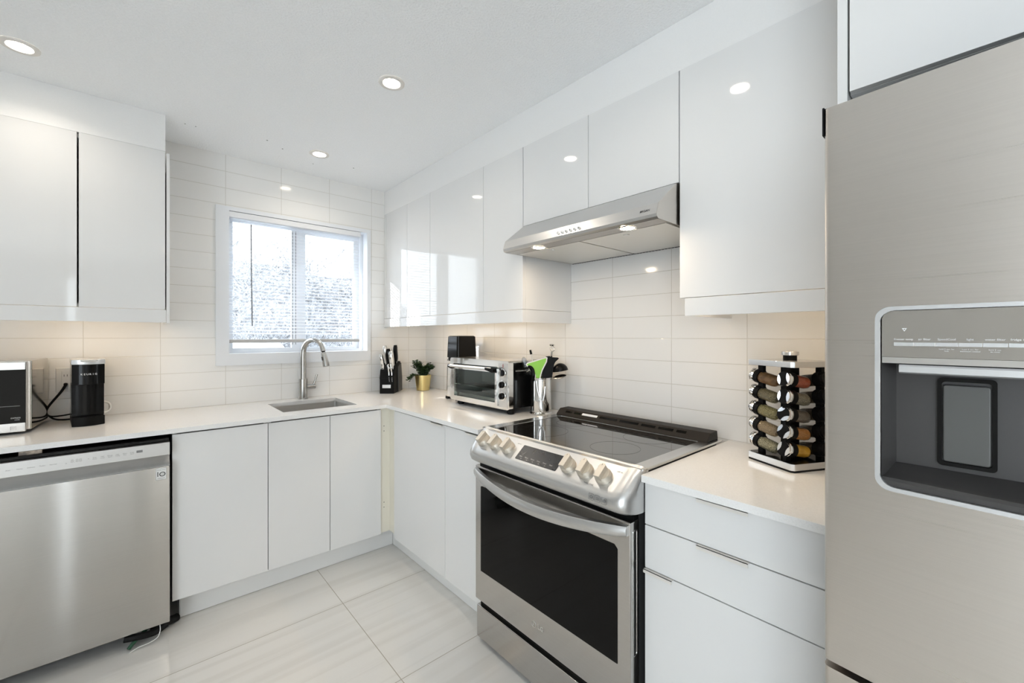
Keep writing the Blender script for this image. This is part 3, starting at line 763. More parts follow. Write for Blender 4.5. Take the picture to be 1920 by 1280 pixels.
# ------------------------------------------------------------------ fridge
t = thing('fridge', 'stainless steel french door fridge with water dispenser at the right edge', 'fridge', (-.42, -3.3, 0))
FY0 = -2.8600
def fxs(s): # s = metres from the left edge of the left door
    return -.842-.024*(1-((s-.45)/.45)**2)
MB().box(-.765, -.03, -3.768, -2.862, .02, 1.715).build('case', 'dark', t)
MB().box(-.832, -.74, -2.900, -2.8570, 1.7308, 1.7345).box(-.838, -.79, -2.8596, -2.8568, 1.685, 1.7345).build('hinge_cover', 'black', t)
def door_skin(name, y0, y1, z0, z1, s0, hole=None, mat='steel_f'):
    b = MB(); L_ = y0-y1; n = 24
    ss = sorted(set([0, .0015, .004, .008]+[L_*i/n for i in range(1, n)]+[L_-.008, L_-.004, L_-.0015, L_]+([hole[0], hole[1]] if hole else [])))
    zs = sorted(set([z0, z1]+([hole[2], hole[3]] if hole else [])))
    def X(s):
        e = min(s, L_-s); r = .008
        c = 0 if e >= r else r-math.sqrt(max(0, r*r-(r-e)**2))
        return fxs(s0+s if s0 == 0 else .9-(s0+s))+c
    V = []; F = []; nz = len(zs)
    for s in ss:
        for z in zs: V.append((X(s), y0-s, z))
    for i in range(len(ss)-1):
        for j in range(nz-1):
            if hole and hole[0]-1e-6 <= ss[i] and ss[i+1] <= hole[1]+1e-6 and abs(zs[j]-hole[2]) < 1e-6: continue
            F.append((i*nz+j, (i+1)*nz+j, (i+1)*nz+j+1, i*nz+j+1))
    k = len(V); xb = -.772
    for s in ss: V += [(xb, y0-s, z0), (xb, y0-s, z1)]
    for i in range(len(ss)-1):
        F.append((i*nz, k+2*i, k+2*i+2, (i+1)*nz)); F.append((i*nz+nz-1, (i+1)*nz+nz-1, k+2*i+3, k+2*i+1))
    m = len(ss)-1
    F.append(tuple([j for j in range(nz)]+[k+1, k])); F.append(tuple([m*nz+j for j in range(nz)][::-1]+[k+2*m, k+2*m+1]))
    F.append((k, k+1, k+2*m+1, k+2*m))
    b.faces(V, F); bmesh.ops.recalc_face_normals(b.bm, faces=b.bm.faces)
    return b.build(name, mat, t, ang=40)
hs0, hs1, hz0, hz1 = .078, .345, 1.081, 1.366
ld = door_skin('door', FY0, -3.310, .750, 1.730, 0, (hs0, hs1, hz0, hz1))
rd = door_skin('door', -3.316, -3.766, .750, 1.730, .45)
fz = MB()
fzd = door_skin('freezer_drawer', FY0, -3.766, .06, .738, 0)
MB().box(-.80, -.768, -3.75, -2.875, .738, .750).build('door_seal', 'black', t)
MB().tube([(-.875, -3.275, .86), (-.915, -3.275, .90), (-.915, -3.275, 1.60), (-.875, -3.275, 1.64)], .011, 12).build('handle', 'steel_l', ld)
MB().tube([(-.875, -3.351, .86), (-.915, -3.351, .90), (-.915, -3.351, 1.60), (-.875, -3.351, 1.64)], .011, 12).build('handle', 'steel_l', rd)
MB().tube([(-.875, -2.98, .66), (-.91, -3.02, .66), (-.91, -3.60, .66), (-.875, -3.64, .66)], .011, 12).build('handle', 'steel_l', fzd)
# dispenser : everything sits in the plane of the curved door
yl, yr = FY0-hs0+.0065, FY0-hs1-.0065
xd0, xd1 = fxs(hs0-.006)-.002, fxs(hs1+.006)-.002
def warp(b, x_ref=0.0):
    for v in b.bm.verts: v.co.x += fxs(FY0-v.co.y)-x_ref
    return b
def yz(y0, y1, z0, z1, r, n=6): return [(p, q) for p, q in rr(y0, y1, z0, z1, r, n)]
def dense(poly, m=8):
    o = []
    for (a, c), (d, e) in zip(poly, poly[1:]+poly[:1]):
        L_ = math.hypot(d-a, e-c); k = max(1, int(L_/.03))
        for i in range(k): o.append((a+(d-a)*i/k, c+(e-c)*i/k))
    return o
o1 = dense(yz(yr, yl, hz0-.006, hz1+.006, .020)); 
def inset(poly, d, cy, cz, hy_, hz_): return [(cy+(y-cy)*(hy_-d)/hy_, cz+(z-cz)*(hz_-d)/hz_) for y, z in poly]
cy_, cz_ = (yl+yr)/2, (hz0+hz1)/2; hy_, hz_h = (yl-yr)/2, (hz1-hz0)/2+.006
i1 = inset(o1, .0062, cy_, cz_, hy_, hz_h)
b = MB(); b.ring(o1, i1, -.0035, .004, 'X'); warp(b)
disp = b.build('dispenser_frame', 'trimsilver', ld)
# control glass
ctop, cbot = hz1-.001, 1.291
b = MB(); b.prism([(yr+.008, cbot), (yl-.0085, cbot), (yl-.0085, ctop-.012), (yl-.012, ctop-.004), (yl-.020, ctop), (yr+.008, ctop)], .0005, .010, 'X'); warp(b)
b.build('control_glass', 'mirrorp', ld)
b = MB(); b.prism([(yr+.008, cbot-.010), (yl-.0085, cbot-.010), (yl-.0085, cbot-.0005), (yr+.008, cbot-.0005)], .002, .03, 'X'); warp(b)
b.build('chrome_lip', 'chrome', ld)
b = MB()
bw = .0228
for i in range(6):
    y = yl-.0235-i*(bw+.0012)
    b.prism([(y-bw, 1.309), (y, 1.309), (y, 1.3145), (y-bw, 1.3145)], -.0012, .002, 'X')
warp(b); b.build('control_button', 'trimsilver', ld)
def ftext(b, s, y, z, size):
    T = frame((fxs(FY0-y)+.0002, y, z), (0, -1, 0), (0, 0, 1)); b.text(s, size, T, 'CENTER', .0002)
b = MB()
for i, s in enumerate(('freezer temp', 'air filter', 'SpeedCool', 'light', 'water filter', 'fridge temp')):
    ftext(b, s, yl-.0235-bw/2-i*(bw+.0012), 1.3195, .0043)
for i, s in ((2, 'hold 3 sec. for\nlock'), (3, 'hold 3 sec. for\nmaximum control'), (4, 'hold 3 sec.\nto reset')):
    ftext(b, s, yl-.0235-bw/2-i*(bw+.0012), 1.3035, .0028)
yy = yl-.036
T = frame((fxs(FY0-yy)+.0002, yy, 1.3345), (0, -1, 0), (0, 0, 1))
b.ring([(-.003, .0026), (.003, .0026), (0, -.0026)], [(-.0014, .0015), (.0014, .0015), (0, -.0009)], 0, .0004, T=T)
b.build('control_lettering', 'textw', ld)
# recess : a graphite tub with a sloping floor
xb_ = -.790
b = MB()
P = lambda y, z, x: (x, y, z)
yl2, yr2 = yl-.0075, yr+.0075; zt, zb = cbot-.008, hz0+.001
V = [P(yl2, zt, 0.004), P(yr2, zt, .004), P(yr2, zb, .004), P(yl2, zb, .004), P(yl2-.012, zt, 0), P(yr2+.012, zt, 0), P(yr2+.012, zb+.028, 0), P(yl2-.012, zb+.028, 0)]
V = [((fxs(FY0-y)+.003) if k < 4 else xb_, y, z) for k, (x, y, z) in enumerate(V)]
b.faces(V, [(4, 5, 6, 7), (0, 4, 7, 3), (1, 2, 6, 5), (2, 3, 7, 6), (0, 1, 5, 4)])
rec = b.build('dispenser_recess', 'grey', ld, flat=True)
b = MB()
prs = []
for y in [yl2-.001-(yl2-yr2-.002)*i/12 for i in range(13)]:
    xx = fxs(FY0-y); prs.append([(xx+.002, y, zb), (xx+.002, y, zb+.008), (xx+.006, y, zb+.0125), (xx+.02, y, zb+.0150), (xb_-.004, y, zb+.0280), (xb_-.004, y, zb)])
b.loft(prs); b.build('drip_ledge', 'grey', ld, ang=30)
b = MB(); yh0, yh1 = yl-.030, yr+.022
b.loft([[(fxs(FY0-y)-.001+a, y, z) for a, z in ((-.004, 1.277), (-.004, 1.268), (.0, 1.2655), (.03, 1.2655), (.03, 1.2795), (-.001, 1.2795))] for y in [yh0+(yh1-yh0)*i/10 for i in range(11)]])
b.build('dispenser_lip', 'trimsilver', ld)
yc = -3.033
b = MB(); b.ring(yz(yc-.032, yc+.032, 1.118, 1.258, .006), yz(yc-.027, yc+.027, 1.124, 1.252, .005), xb_-.006, xb_-.0002, 'X'); b.build('paddle_frame', 'blackg', ld)
pa = MB().prism(yz(yc-.0255, yc+.0255, 1.1255, 1.247, .004), xb_-.009, xb_-.0003, 'X', .002).build('paddle', 'greyp', ld)

# ------------------------------------------------------------------ dishwasher
t = thing('dishwasher', 'stainless steel dishwasher with pocket handle at the left edge under the worktop', 'dishwasher', (-1.955, -.35, 0))
d0, d1 = -2.255, -1.6555; DF = -.660
MB().box(d0+.004, d1-.004, -.60, -.04, .10, .868).build('tub', 'black', t)
MB().box(d0, d1-.003, -.640, -.602, .8595, .8725, .001).build('door_top', 'blackg', t)
cp = MB().box(d0, d1-.001, DF, -.612, .803, .8575, .002).build('control_panel', 'panel', t)
prf = [(DF, .755), (DF+.0015, .7575), (DF+.012, .763), (DF+.030, .777), (DF+.042, .803), (-.606, .803), (-.606, .755)]
MB().prism([(y, z) for y, z in prf], d0, d1-.001, 'X').build('pocket_handle', 'panel', t)
dd = MB().box(d0, d1-.001, DF, -.612, .066, .7545, .003, 3).build('door', 'steel', t)
b = MB()
for i, s in enumerate(('Dual\nZone', 'Half\nLoad', 'Energy\nSaver', 'High\nTemp', 'Extra\nDry', 'Delay\nStart')):
    b.text(s, .0058, FY(-1.893+i*.0225, DF-.0003, .831), 'CENTER', .0001)
for i, s in enumerate(('Power', 'Auto', 'Heavy', 'Delicate', 'Turbo', 'Normal')):
    b.text(s, .0060, FY(-2.150+i*.0285, DF-.0003, .829), 'CENTER', .0001)
b.text('o', .008, FY(-1.973, DF-.0003, .826), 'CENTER', .0001); b.text('=', .008, FY(-1.911, DF-.0003, .832), 'CENTER', .0001)
b.box(-1.767, -1.747, DF-.0004, DF, .829, .839)
b.build('panel_lettering', 'textg', cp)
b = MB(); b.text('8:88', .019, FY(-1.945, DF-.0002, .831), 'CENTER', .0001); b.build('display_digits', 'faint', cp)
st_ = MB().box(-1.7045, -1.668, DF-.0006, DF+.001, .698, .750).build('sticker', 'white', dd)
b = MB(); T = FY(-1.686, DF-.0008, .722)
b.text('1', .030, T @ Matrix.Translation((-.0115, 0, 0)), 'CENTER', .0002)
b.ring([(.004+.0105*math.cos(a*PI/16), .0098*math.sin(a*PI/16)) for a in range(32)], [(.004+.0072*math.cos(a*PI/16), .0066*math.sin(a*PI/16)) for a in range(32)], 0, .0003, T=T)
b.text('YEAR', .0042, T @ Matrix.Translation((.004, 0, 0)), 'CENTER', .0001)
b.text('Inverter motor', .0048, T @ Matrix.Translation((0, .019, 0)), 'CENTER', .0001)
b.text('WARRANTY', .0046, T @ Matrix.Translation((0, -.0175, 0)), 'CENTER', .0001)
b.ring([(-.0178, -.0235), (.0178, -.0235), (.0178, .0265), (-.0178, .0265)], [(-.0172, -.0229), (.0172, -.0229), (.0172, .0259), (-.0172, .0259)], 0, .0002, T=T)
b.build('sticker_lettering', 'textd', st_)
b = MB(); b.box(d0+.01, d1-.03, -.56, -.10, .03, .10)
b.build('base_frame', 'black', t)
for x in (d1-.05, d0+.05):
    MB().cyl((x, -.575, 0.0), .016, .066, 'Z', 14).build('levelling_foot', 'rubber', t)
MB().tube([(d1-.015, -.60, .05), (d1-.008, -.585, .035), (d1+.012, -.565, .022), (d1+.03, -.55, .018)], .017, 10).build('drain_hose', 'rubber', t)
MB().tube([(d1-.01, -.645, .055), (d1-.05, -.652, .040), (d1-.10, -.655, .045), (d1-.15, -.645, .05)], .014, 8).build('inlet_hose', 'rubber', t)
MB().tube([(-1.72, -.60, .06), (-1.745, -.635, .045), (-1.775, -.655, .028), (-1.792, -.668, .014)], .0075, 8).build('green_cable', 'green', t)
MB().tube([(-1.69, -.655, .065), (-1.690, -.668, .045), (-1.70, -.672, .022), (-1.73, -.672, .012), (-1.76, -.672, .010), (-1.775, -.674, .006), (-1.79, -.682, .004)], .0016, 6).build('loose_wire', 'white', t)
MB().box(-2.10, -2.04, -.630, -.603, .873, .8865).build('insulation_strip', 'foil', t)
# ------------------------------------------------------------------ microwave
t = thing('microwave', 'stainless steel microwave cut by the left edge of the photo', 'microwave', (-2.36, -.18, CZ1))
m0, m1 = -2.60, -2.107; mz0, mz1 = .924, 1.219
MB().box(m0, m1, -.318, -.034, mz0, mz1, .003).build('housing', 'steel_p', t)
MB().box(m0+.002, m1-.003, -.3265, -.319, mz0+.002, mz1-.002, .001).build('door_rim', 'steel_f', t)
d = MB().box(m0+.003, m1-.012, -.347, -.327, mz0-.004, mz1-.004, .003).build('door', 'steel_l', t)
MB().box(m0+.02, m1-.0125, -.3485, -.340, mz0+.034, mz1-.036, .0005).build('door_glass', 'blackglass', d)
b = MB(); b.text('EXPRESS', .0075, FY(-2.147, -.3489, .980), 'CENTER', .0001); b.text('COOK', .005, FY(-2.143, -.3489, .972), 'CENTER', .0001)
b.box(-2.19, -2.135, -.3488, -.3484, 1.030, 1.0308); b.build('panel_lettering', 'faint', d)
b = MB(); b.ring(rect(-2.162, -2.146, .931, .945), rect(-2.1613, -2.1467, .9317, .9443), -.3478, -.3470, 'Y')
b.tube([(-2.159, -.3476, .936), (-2.1565, -.3476, .941), (-2.154, -.3476, .9365), (-2.1515, -.3476, .941), (-2.149, -.3476, .937)], .0005, 4); b.build('emblem', 'textg', d)
for x in (m0+.05, m1-.05):
    for y in (-.28, -.06): MB().cyl((x, y, CZ1+.0003), .012, mz0-CZ1, 'Z', 14).build('foot', 'rubber', t)
MB().tube([(m1-.02, -.028, .955), (m1-.004, -.020, .940), (m1+.02, -.03, .920), (m1+.05, -.05, .9155), (m1+.09, -.05, .9155)], .0042, 8).build('power_cord', 'black', t)
MP = Matrix.Translation((m1, -.347, 0)) @ Matrix.Rotation(math.radians(-3.4), 4, 'Z') @ Matrix.Translation((-m1, .347, 0))
t.location = MP @ t.location; t.rotation_euler = (0, 0, math.radians(-3.4))
# outlet
t = thing('wall_outlet', 'white wall outlet with plug on the tiles behind the coffee maker', 'outlet', (-2.03, -.003, 1.105))
MB().box(-2.066, -1.996, -.007, -.0006, 1.047, 1.166, .003).build('cover_plate', 'white', t)
MB().box(-2.046, -2.016, -.0085, -.0065, 1.062, 1.151, .001).build('socket_face', 'white', t)
b = MB()
for z in (1.085, 1.128): b.box(-2.038, -2.036, -.0090, -.008, z-.005, z+.005).box(-2.027, -2.025, -.0090, -.008, z-.005, z+.005)
b.build('slot', 'textd', t)
# coffee maker
t = thing('coffee_maker', 'slim black single cup coffee maker with silver lid', 'coffee maker', (-1.948, -.185, CZ1), math.radians(8))
w = .0545
def front(y, bulge, w_=w, n=10): return [(-w_+2*w_*i/n, y-bulge*math.sin(PI*i/n)) for i in range(n+1)]
def slab(z0, z1, y, bulge, yb, mat, name, bev=.002, w_=w, par=None):
    po = front(y, bulge, w_)+[(w_-.008, yb), (-w_+.008, yb)]
    return MB().prism(po, z0, z1, 'Z', bev).build(name, mat, par or t, world=False)
slab(.0005, .042, -.105, .020, .135, 'black', 'drip_base')
slab(.042, .190, -.078, .006, .133, 'blackg', 'column')
hd = slab(.190, .283, -.100, .020, .134, 'blackg', 'brew_head')
ld_ = slab(.283, .306, -.103, .021, .135, 'trimsilver', 'lid', .003, w+.0018)
b = MB(); b.box(-.029, .029, -.13, -.100, .2955, .3035, .003); b.build('lid_handle', 'chrome', ld_, world=False)
b = MB()
for i, ch in enumerate('KEURIG'):
    u = -.0235+i*.0094; yq = -.100-.020*math.sin(PI*(u+w)/(2*w)); sl__ = -.020*PI/(2*w)*math.cos(PI*(u+w)/(2*w))
    b.text(ch, .0115, frame((u, yq-.0006, .238), (1, sl__, 0), (0, 0, 1)), 'CENTER', .0004)
b.build('brand_lettering', 'textw', hd, world=False)
MB().tube([(-2.031, -.016, 1.085), (-2.031, -.03, 1.080), (-2.045, -.04, 1.05), (-2.085, -.05, .985), (-2.092, -.055, .955), (-2.078, -.06, .938), (-2.04, -.07, .938), (-1.99, -.08, .946)], [.008, .0062, .0055, .005, .0042, .0038, .0036, .0036], 8).build('power_cord', 'black', t)
MB().tube([(-1.895, -.13, .945), (-1.880, -.11, .945), (-1.868, -.10, .96), (-1.872, -.10, .985), (-1.895, -.105, .998)], .005, 8).build('side_loop', 'pull', t)

# ------------------------------------------------------------------ knife block
KA = math.atan2(-.073, .082)
t = thing('knife_block', 'black knife block with a silver plate in the corner right of the window', 'knife block', (-.355, -.105, CZ1), KA)
# local frame: x along the front, y to the back
prof = [(-.098, .0), (.098, .0), (.098, .10), (.075, .222), (.048, .226), (-.085, .170), (-.102, .112), (-.098, .100)]
MB().prism(prof, -.052, .052, 'X', .003).build('block', 'black', t, world=False)
MB().prism([(.0, .002), (.096, .002), (.096, .1), (.070, .212), (.0, .19)], .0522, .060, 'X', .002).build('side_slab', 'dark', t, world=False)
T = frame((0, -.0985, .052), (1, 0, 0), (0, 0, 1))
pt = MB().box(-.032, .028, -.012, .012, 0, .0012, .0004, T=T).build('name_plate', 'alu', t, world=False)
KM = Matrix.Translation((-.355, -.105, CZ1)) @ Matrix.Rotation(KA, 4, 'Z')
def knife(x, y, z, ln, wd, th, mat, label, tilt=-.10, lean=0.0, rivet=True, bol=True):
    loc = KM @ Vector((x, y, z))
    k = thing('kitchen_knife', label, 'knife', loc, KA, 'knives in the block')
    T = Matrix.Rotation(lean, 4, 'Y') @ Matrix.Rotation(-tilt, 4, 'X')
    n = 8; secs = []
    for i in range(n+1):
        s = i/n; ww = 1.18*wd*(.42+.14*math.sin(PI*s*1.0)+(.10*max(0, s-.75)*4*.5)); c = .004*math.sin(PI*s*2); e = 1 if 0 < i < n else .75
        secs.append([(ex*th*.6*e, c+ey*ww*e, s*ln) for ex, ey in ((-1, -.8), (-.5, -1), (.5, -1), (1, -.8), (1, .8), (.5, 1), (-.5, 1), (-1, .8))])
    h = MB().loft(secs, T=T).build('handle', mat, k, world=False)
    if bol: MB().box(-th*.52, th*.52, -wd*.44, wd*.44, -.012, .002, .001, T=T).build('bolster', 'chrome', k, world=False)
    MB().box(-.0008, .0008, -wd*.36, wd*.36, -.045, -.010, T=T).build('blade', 'steel_l', k, world=False)
    return k
knife(-.036, -.070, .184, .10, .026, .018, 'chrome', 'steel handled knife at the front left of the knife block', -.12, -.10)
knife(-.030, .005, .218, .125, .030, .020, 'alu', 'tallest steel handled knife at the rear left of the knife block', -.10, -.10)
knife(-.010, -.035, .202, .095, .020, .014, 'blackg', 'short black handled knife left of the middle of the knife block', -.12, -.05)
knife(.008, -.060, .188, .135, .026, .020, 'blackg', 'long black handled knife in the middle of the knife block', -.12, -.04)
knife(.034, .012, .222, .125, .030, .020, 'black', 'black handled knife behind the steel one at the right of the knife block', -.10, .0)
knife(.030, -.066, .186, .120, .032, .022, 'chrome', 'broad steel handled knife at the front right of the knife block', -.12, -.04)
for x, lab in ((.016, 'thin steel steak knife left of its twin on the front slope of the knife block'), (.036, 'thin steel steak knife right of its twin on the front slope of the knife block')):
    knife(x, -.098, .130, .082, .009, .007, 'chrome', lab, .02, -.08, bol=False)

# ------------------------------------------------------------------ potted plant
px, py = -.125, -.175
t = thing('potted_plant', 'small bushy green plant in a gold metal pot in the corner', 'plant', (px, py, CZ1))
MB().lathe([(.0, .001), (.047, .001), (.049, .003), (.0615, .114), (.0615, .117), (.0595, .117), (.0575, .100), (0, .100)], (px, py, CZ1), 36, cap=False).build('pot', 'gold', t)
MB().lathe([(0, .112), (.05, .108), (.056, .1005)], (px, py, CZ1), 20, cap=False).build('soil', 'soil', t)
rnd = random.Random(5); b = MB(); sb = MB()
right = Vector((.75, -.66, 0)); fwd = Vector((.66, .75, 0))
for i in range(95):
    # stems lean out; two clumps rise left and right of a dip, one trails over the rim on the left
    a = rnd.uniform(-1, 1); dpt = rnd.uniform(-.6, .6)
    L_ = rnd.uniform(.06, .10)
    tall = .055+.045*abs(math.sin(a*2.6))+.02*(a < -.2)
    if i < 10: a = -1.3-.25*rnd.random(); tall = -.012-.035*rnd.random()
    base = Vector((px, py, CZ1+.108))+right*a*.025+fwd*dpt*.03
    tip = Vector((px, py, CZ1+.108))+right*a*.082+fwd*dpt*.06+Vector((0, 0, tall*rnd.uniform(.65, 1.0)))
    mid = base.lerp(tip, .5)+Vector((0, 0, .02))
    pts = [base.lerp(mid, s/3) for s in range(3)]+[mid.lerp(tip, s/3) for s in range(4)]
    sb.tube(pts, .0011, 4)
    for k, p in enumerate(pts[1:]):
        for q in range(3):
            ang = rnd.uniform(0, 2*PI); d = Vector((math.cos(ang), math.sin(ang), rnd.uniform(-.2, .8))).normalized()
            ln = rnd.uniform(.013, .019); sd = d.cross(Vector((0, 0, 1))).normalized(); nn = sd.cross(d)
            wd = ln*.46; o = p
            Vv = [o, o+d*ln*.35+sd*wd+nn*.0012, o+d*ln*.75+sd*wd*.8+nn*.001, o+d*ln, o+d*ln*.75-sd*wd*.8+nn*.001, o+d*ln*.35-sd*wd+nn*.0012, o+d*ln*.5-nn*.001]
            b.faces(Vv, [(0, 1, 6), (1, 2, 6), (2, 3, 6), (3, 4, 6), (4, 5, 6), (5, 0, 6)])
sb.build('stems', 'leaf', t)
b.build('foliage', 'leaf', t)

# ------------------------------------------------------------------ blender like appliance behind the toaster oven
ax, ay = -.146, -.722
t = thing('countertop_appliance', 'tall glossy black appliance with chrome body beside and behind the toaster oven', 'appliance', (ax, ay, CZ1))
def tap(z0, z1, w0, w1, d0_, d1_, r=.02): 
    def sec(z, w, d): return [(ax+x, ay+y, z) for x, y in rr(-d, d, -w, w, min(r, w*.6, d*.6))]
    return [sec(z0, w0, d0_), sec(z0+(z1-z0)*.5, (w0+w1)/2, (d0_+d1_)/2), sec(z1-.006, w1, d1_), sec(z1, w1-.008, d1_-.008)]
MB().loft(tap(.928, 1.135, .074, .070, .085, .082, .03)).build('body', 'chrome', t)
MB().loft(tap(1.136, 1.160, .055, .055, .065, .065)).build('neck', 'alu', t)
hd = MB().loft(tap(1.161, 1.326, .070, .065, .078, .073, .018)).build('head', 'blackg', t)
for sx in (-1, 1):
    for sy in (-1, 1): MB().loft([[(ax+sx*.062+x, ay+sy*.058+y, z) for x, y in rr(-.02, .02, -.016, .016, .006)] for z in (CZ1+.0005, .9275)]).build('foot', 'rubber', t)
b = MB(); T = FX(ax-.0795, ay+.045, 1.178)
b.ring([(.006*math.cos(a*PI/12), .006*math.sin(a*PI/12)) for a in range(24)], [(.002*math.cos(a*PI/12), .002*math.sin(a*PI/12)) for a in range(24)], 0, .0008, T=T)
b.box(-.012, .012, -.013, -.011, 0, .0008, T=T)
b.build('emblem', 'textw', hd)

# ------------------------------------------------------------------ toaster oven
t = thing('toaster_oven', 'chrome and black toaster oven with three knobs on the worktop', 'toaster oven', (-.2, -1.115, CZ1))
o0, o1 = -1.392, -.838; oz0, oz1 = .935, 1.192; ox = -.312
b = MB(); hx = ox+.0302
b.box(hx, -.07, o0+.006, o0+.085, oz0+.004, oz1-.008, .003).box(hx, -.07, o1-.030, o1-.006, oz0+.004, oz1-.008, .003)
b.box(hx, -.07, o0+.085, o1-.030, oz1-.030, oz1-.008).box(hx, -.07, o0+.085, o1-.030, oz0+.004, oz0+.020).box(-.085, -.07, o0+.085, o1-.030, oz0+.02, oz1-.030)
b.build('housing', 'blackg', t)
MB().prism([(o0+.003, oz1-.010), (o0+.003, oz1-.004), (o0+.010, oz1+.0005), (o1-.010, oz1+.0005), (o1-.003, oz1-.004), (o1-.003, oz1-.010)], ox+.012, -.085, 'X', .002).build('top_cover', 'steel_l', t)
b = MB(); b.ring(rr(o0, o1, oz0, oz1, .016), rr(-1.300, -.872, oz0+.022, 1.158, .006), ox, ox+.030, 'X')
b.build('front_frame', 'chrome', t)
MB().box(ox-.0014, ox-.0002, o0+.012, -1.306, oz0+.012, oz1-.012, .0004).build('control_face', 'steel_l', t)
dr2 = MB().ring(rr(-1.303, -.865, .948, 1.150, .004), rr(-1.287, -.896, .966, 1.128, .004), ox-.010, ox-.001, 'X').build('glass_door', 'chrome', t)
MB().box(ox-.006, ox-.003, -1.289, -.894, .965, 1.130).build('door_pane', 'ovenglass', dr2)
MB().cyl((ox-.030, -1.296, 1.146), .0085, .425, 'Y', 16, .001).build('door_handle', 'alu', dr2)
for y in (-.873, -1.292):
    MB().prism([(ox-.036, 1.155), (ox-.003, 1.152), (ox-.003, 1.128), (ox-.018, 1.126), (ox-.040, 1.138)], y-.010, y+.010, 'Y', .003).build('handle_bracket', 'black', dr2)
MB().prism([(-1.235, 1.1535), (-1.235, 1.140), (-1.300, 1.128), (-1.312, 1.132), (-1.312, 1.150)], ox-.041, ox-.020, 'X', .003).build('handle_grip', 'black', dr2)
# inside
b = MB(); b.box(-.0900, -.0855, -1.306, -.869, oz0+.021, 1.161).box(hx, -.0902, -1.3065, -1.3035, oz0+.021, 1.161).box(hx, -.0902, -.8715, -.8685, oz0+.021, 1.161)
b.build('cavity_liner', 'cavity', t)
b = MB()
for y in [-.90-.0145*i for i in range(27)]: b.tube([(ox+.034, y, 1.030), (-.10, y, 1.030)], .0013, 5)
for x in (ox+.034, -.18, -.10): b.tube([(x, -.876, 1.030), (x, -1.298, 1.030)], .0026, 6)
b.build('wire_rack', 'chrome', t)
b = MB(); b.box(ox+.036, -.10, -1.29, -.885, .962, .964)
b.box(ox+.036, ox+.038, -1.29, -.885, .964, .978); b.build('baking_tray', 'alu', t)
for z in (1.128, 1.066, 1.006):
    T = FX(ox-.0016, -1.342, z)
    b = MB(); b.lathe([(.023, 0), (.023, .003), (.0195, .004)], (0, 0, 0), 28, T); k_ = b.build('knob', 'chrome', t)
    MB().lathe([(.0175, .003), (.0165, .014), (.0145, .016)], (0, 0, 0), 28, T).build('knob_cap', 'blackg', k_)
    if z > 1.1: MB().box(-.003, .003, -.015, .015, .012, .021, .001, T=T).build('knob_grip', 'alu', k_)
    else: MB().box(-.0035, .0035, -.015, .015, .012, .021, .001, T=T).build('knob_grip', 'black', k_)
b = MB(); T = FX(ox-.0018, -1.345, 1.166)
b.box(-.0012, .0012, -.011, .011, 0, .0006, T=T).box(-.007, .007, -.0005, .0008, 0, .0006, T=T); b.build('emblem', 'red', t)
for y in (-.905, -1.378):
    for x in (ox+.035, -.10):
        MB().lathe([(.016, 0), (.020, .006), (.022, oz0+.004-CZ1)], (x, y if y > -1 else y+.012, CZ1+.0003), 18).build('foot', 'rubber', t)
# side vents on the black side
b = MB()
for i in range(14): b.box(-.26+i*.011, -.253+i*.011, o0+.0045, o0+.0062, 1.135, 1.142)
b.build('side_vent', 'alu', t)

# ------------------------------------------------------------------ utensil crock
ux, uy = -.143, -1.458
t = thing('utensil_crock', 'polished steel utensil crock with a spoon emblem beside the range', 'utensil holder', (ux, uy, CZ1))
MB().lathe([(0, .001), (.061, .001), (.0615, .004), (.0560, .010), (.0545, .012), (.0545, .186), (.0565, .190), (.0565, .1935), (.0535, .1935), (.0535, .010), (0, .010)], (ux, uy, CZ1), 44, cap=False).build('cup', 'chrome', t)
cd = Vector((-1.763-ux, -3.06-uy, 0)).normalized(); rt = Vector((-cd.y, cd.x, 0)); rt = rt if rt.dot(Vector((.75, -.66, 0))) > 0 else -rt
def oncup(u, z, off=.0012):
    a = u/.0545; d = cd*math.cos(a)+rt*math.sin(a); return Vector((ux, uy, CZ1+z))+d*(.0545+off)
def stripe(b, pts, ws):
    V = []; F = []
    for (u, z), w_ in zip(pts, ws):
        for s in (-1, -.5, 0, .5, 1): V.append(oncup(u+s*w_, z, .0012+.0025*(1-s*s)))
    for i in range(len(pts)-1):
        for j in range(4): F.append((i*5+j, i*5+j+1, i*5+j+6, i*5+j+5))
    b.faces([tuple(v) for v in V], F)
b = MB(); stripe(b, [(-.026, .18), (-.020, .14), (-.010, .10), (.001, .075)], [.006, .0055, .005, .004])
n = 10; stripe(b, [(.001+.012*i/n, .078-.062*i/n) for i in range(n+1)], [.004+.0185*math.sin(PI*min(1, .06+i/n*.9)) for i in range(n+1)])
stripe(b, [(.024, .15), (.020, .11), (.012, .075)], [.005, .005, .004])
b.build('spoon_emblem', 'steel_l', t)
UC = Vector((ux, uy, CZ1))
def at_u(r, f, z): return UC+rt*r-cd*f+Vector((0, 0, z))
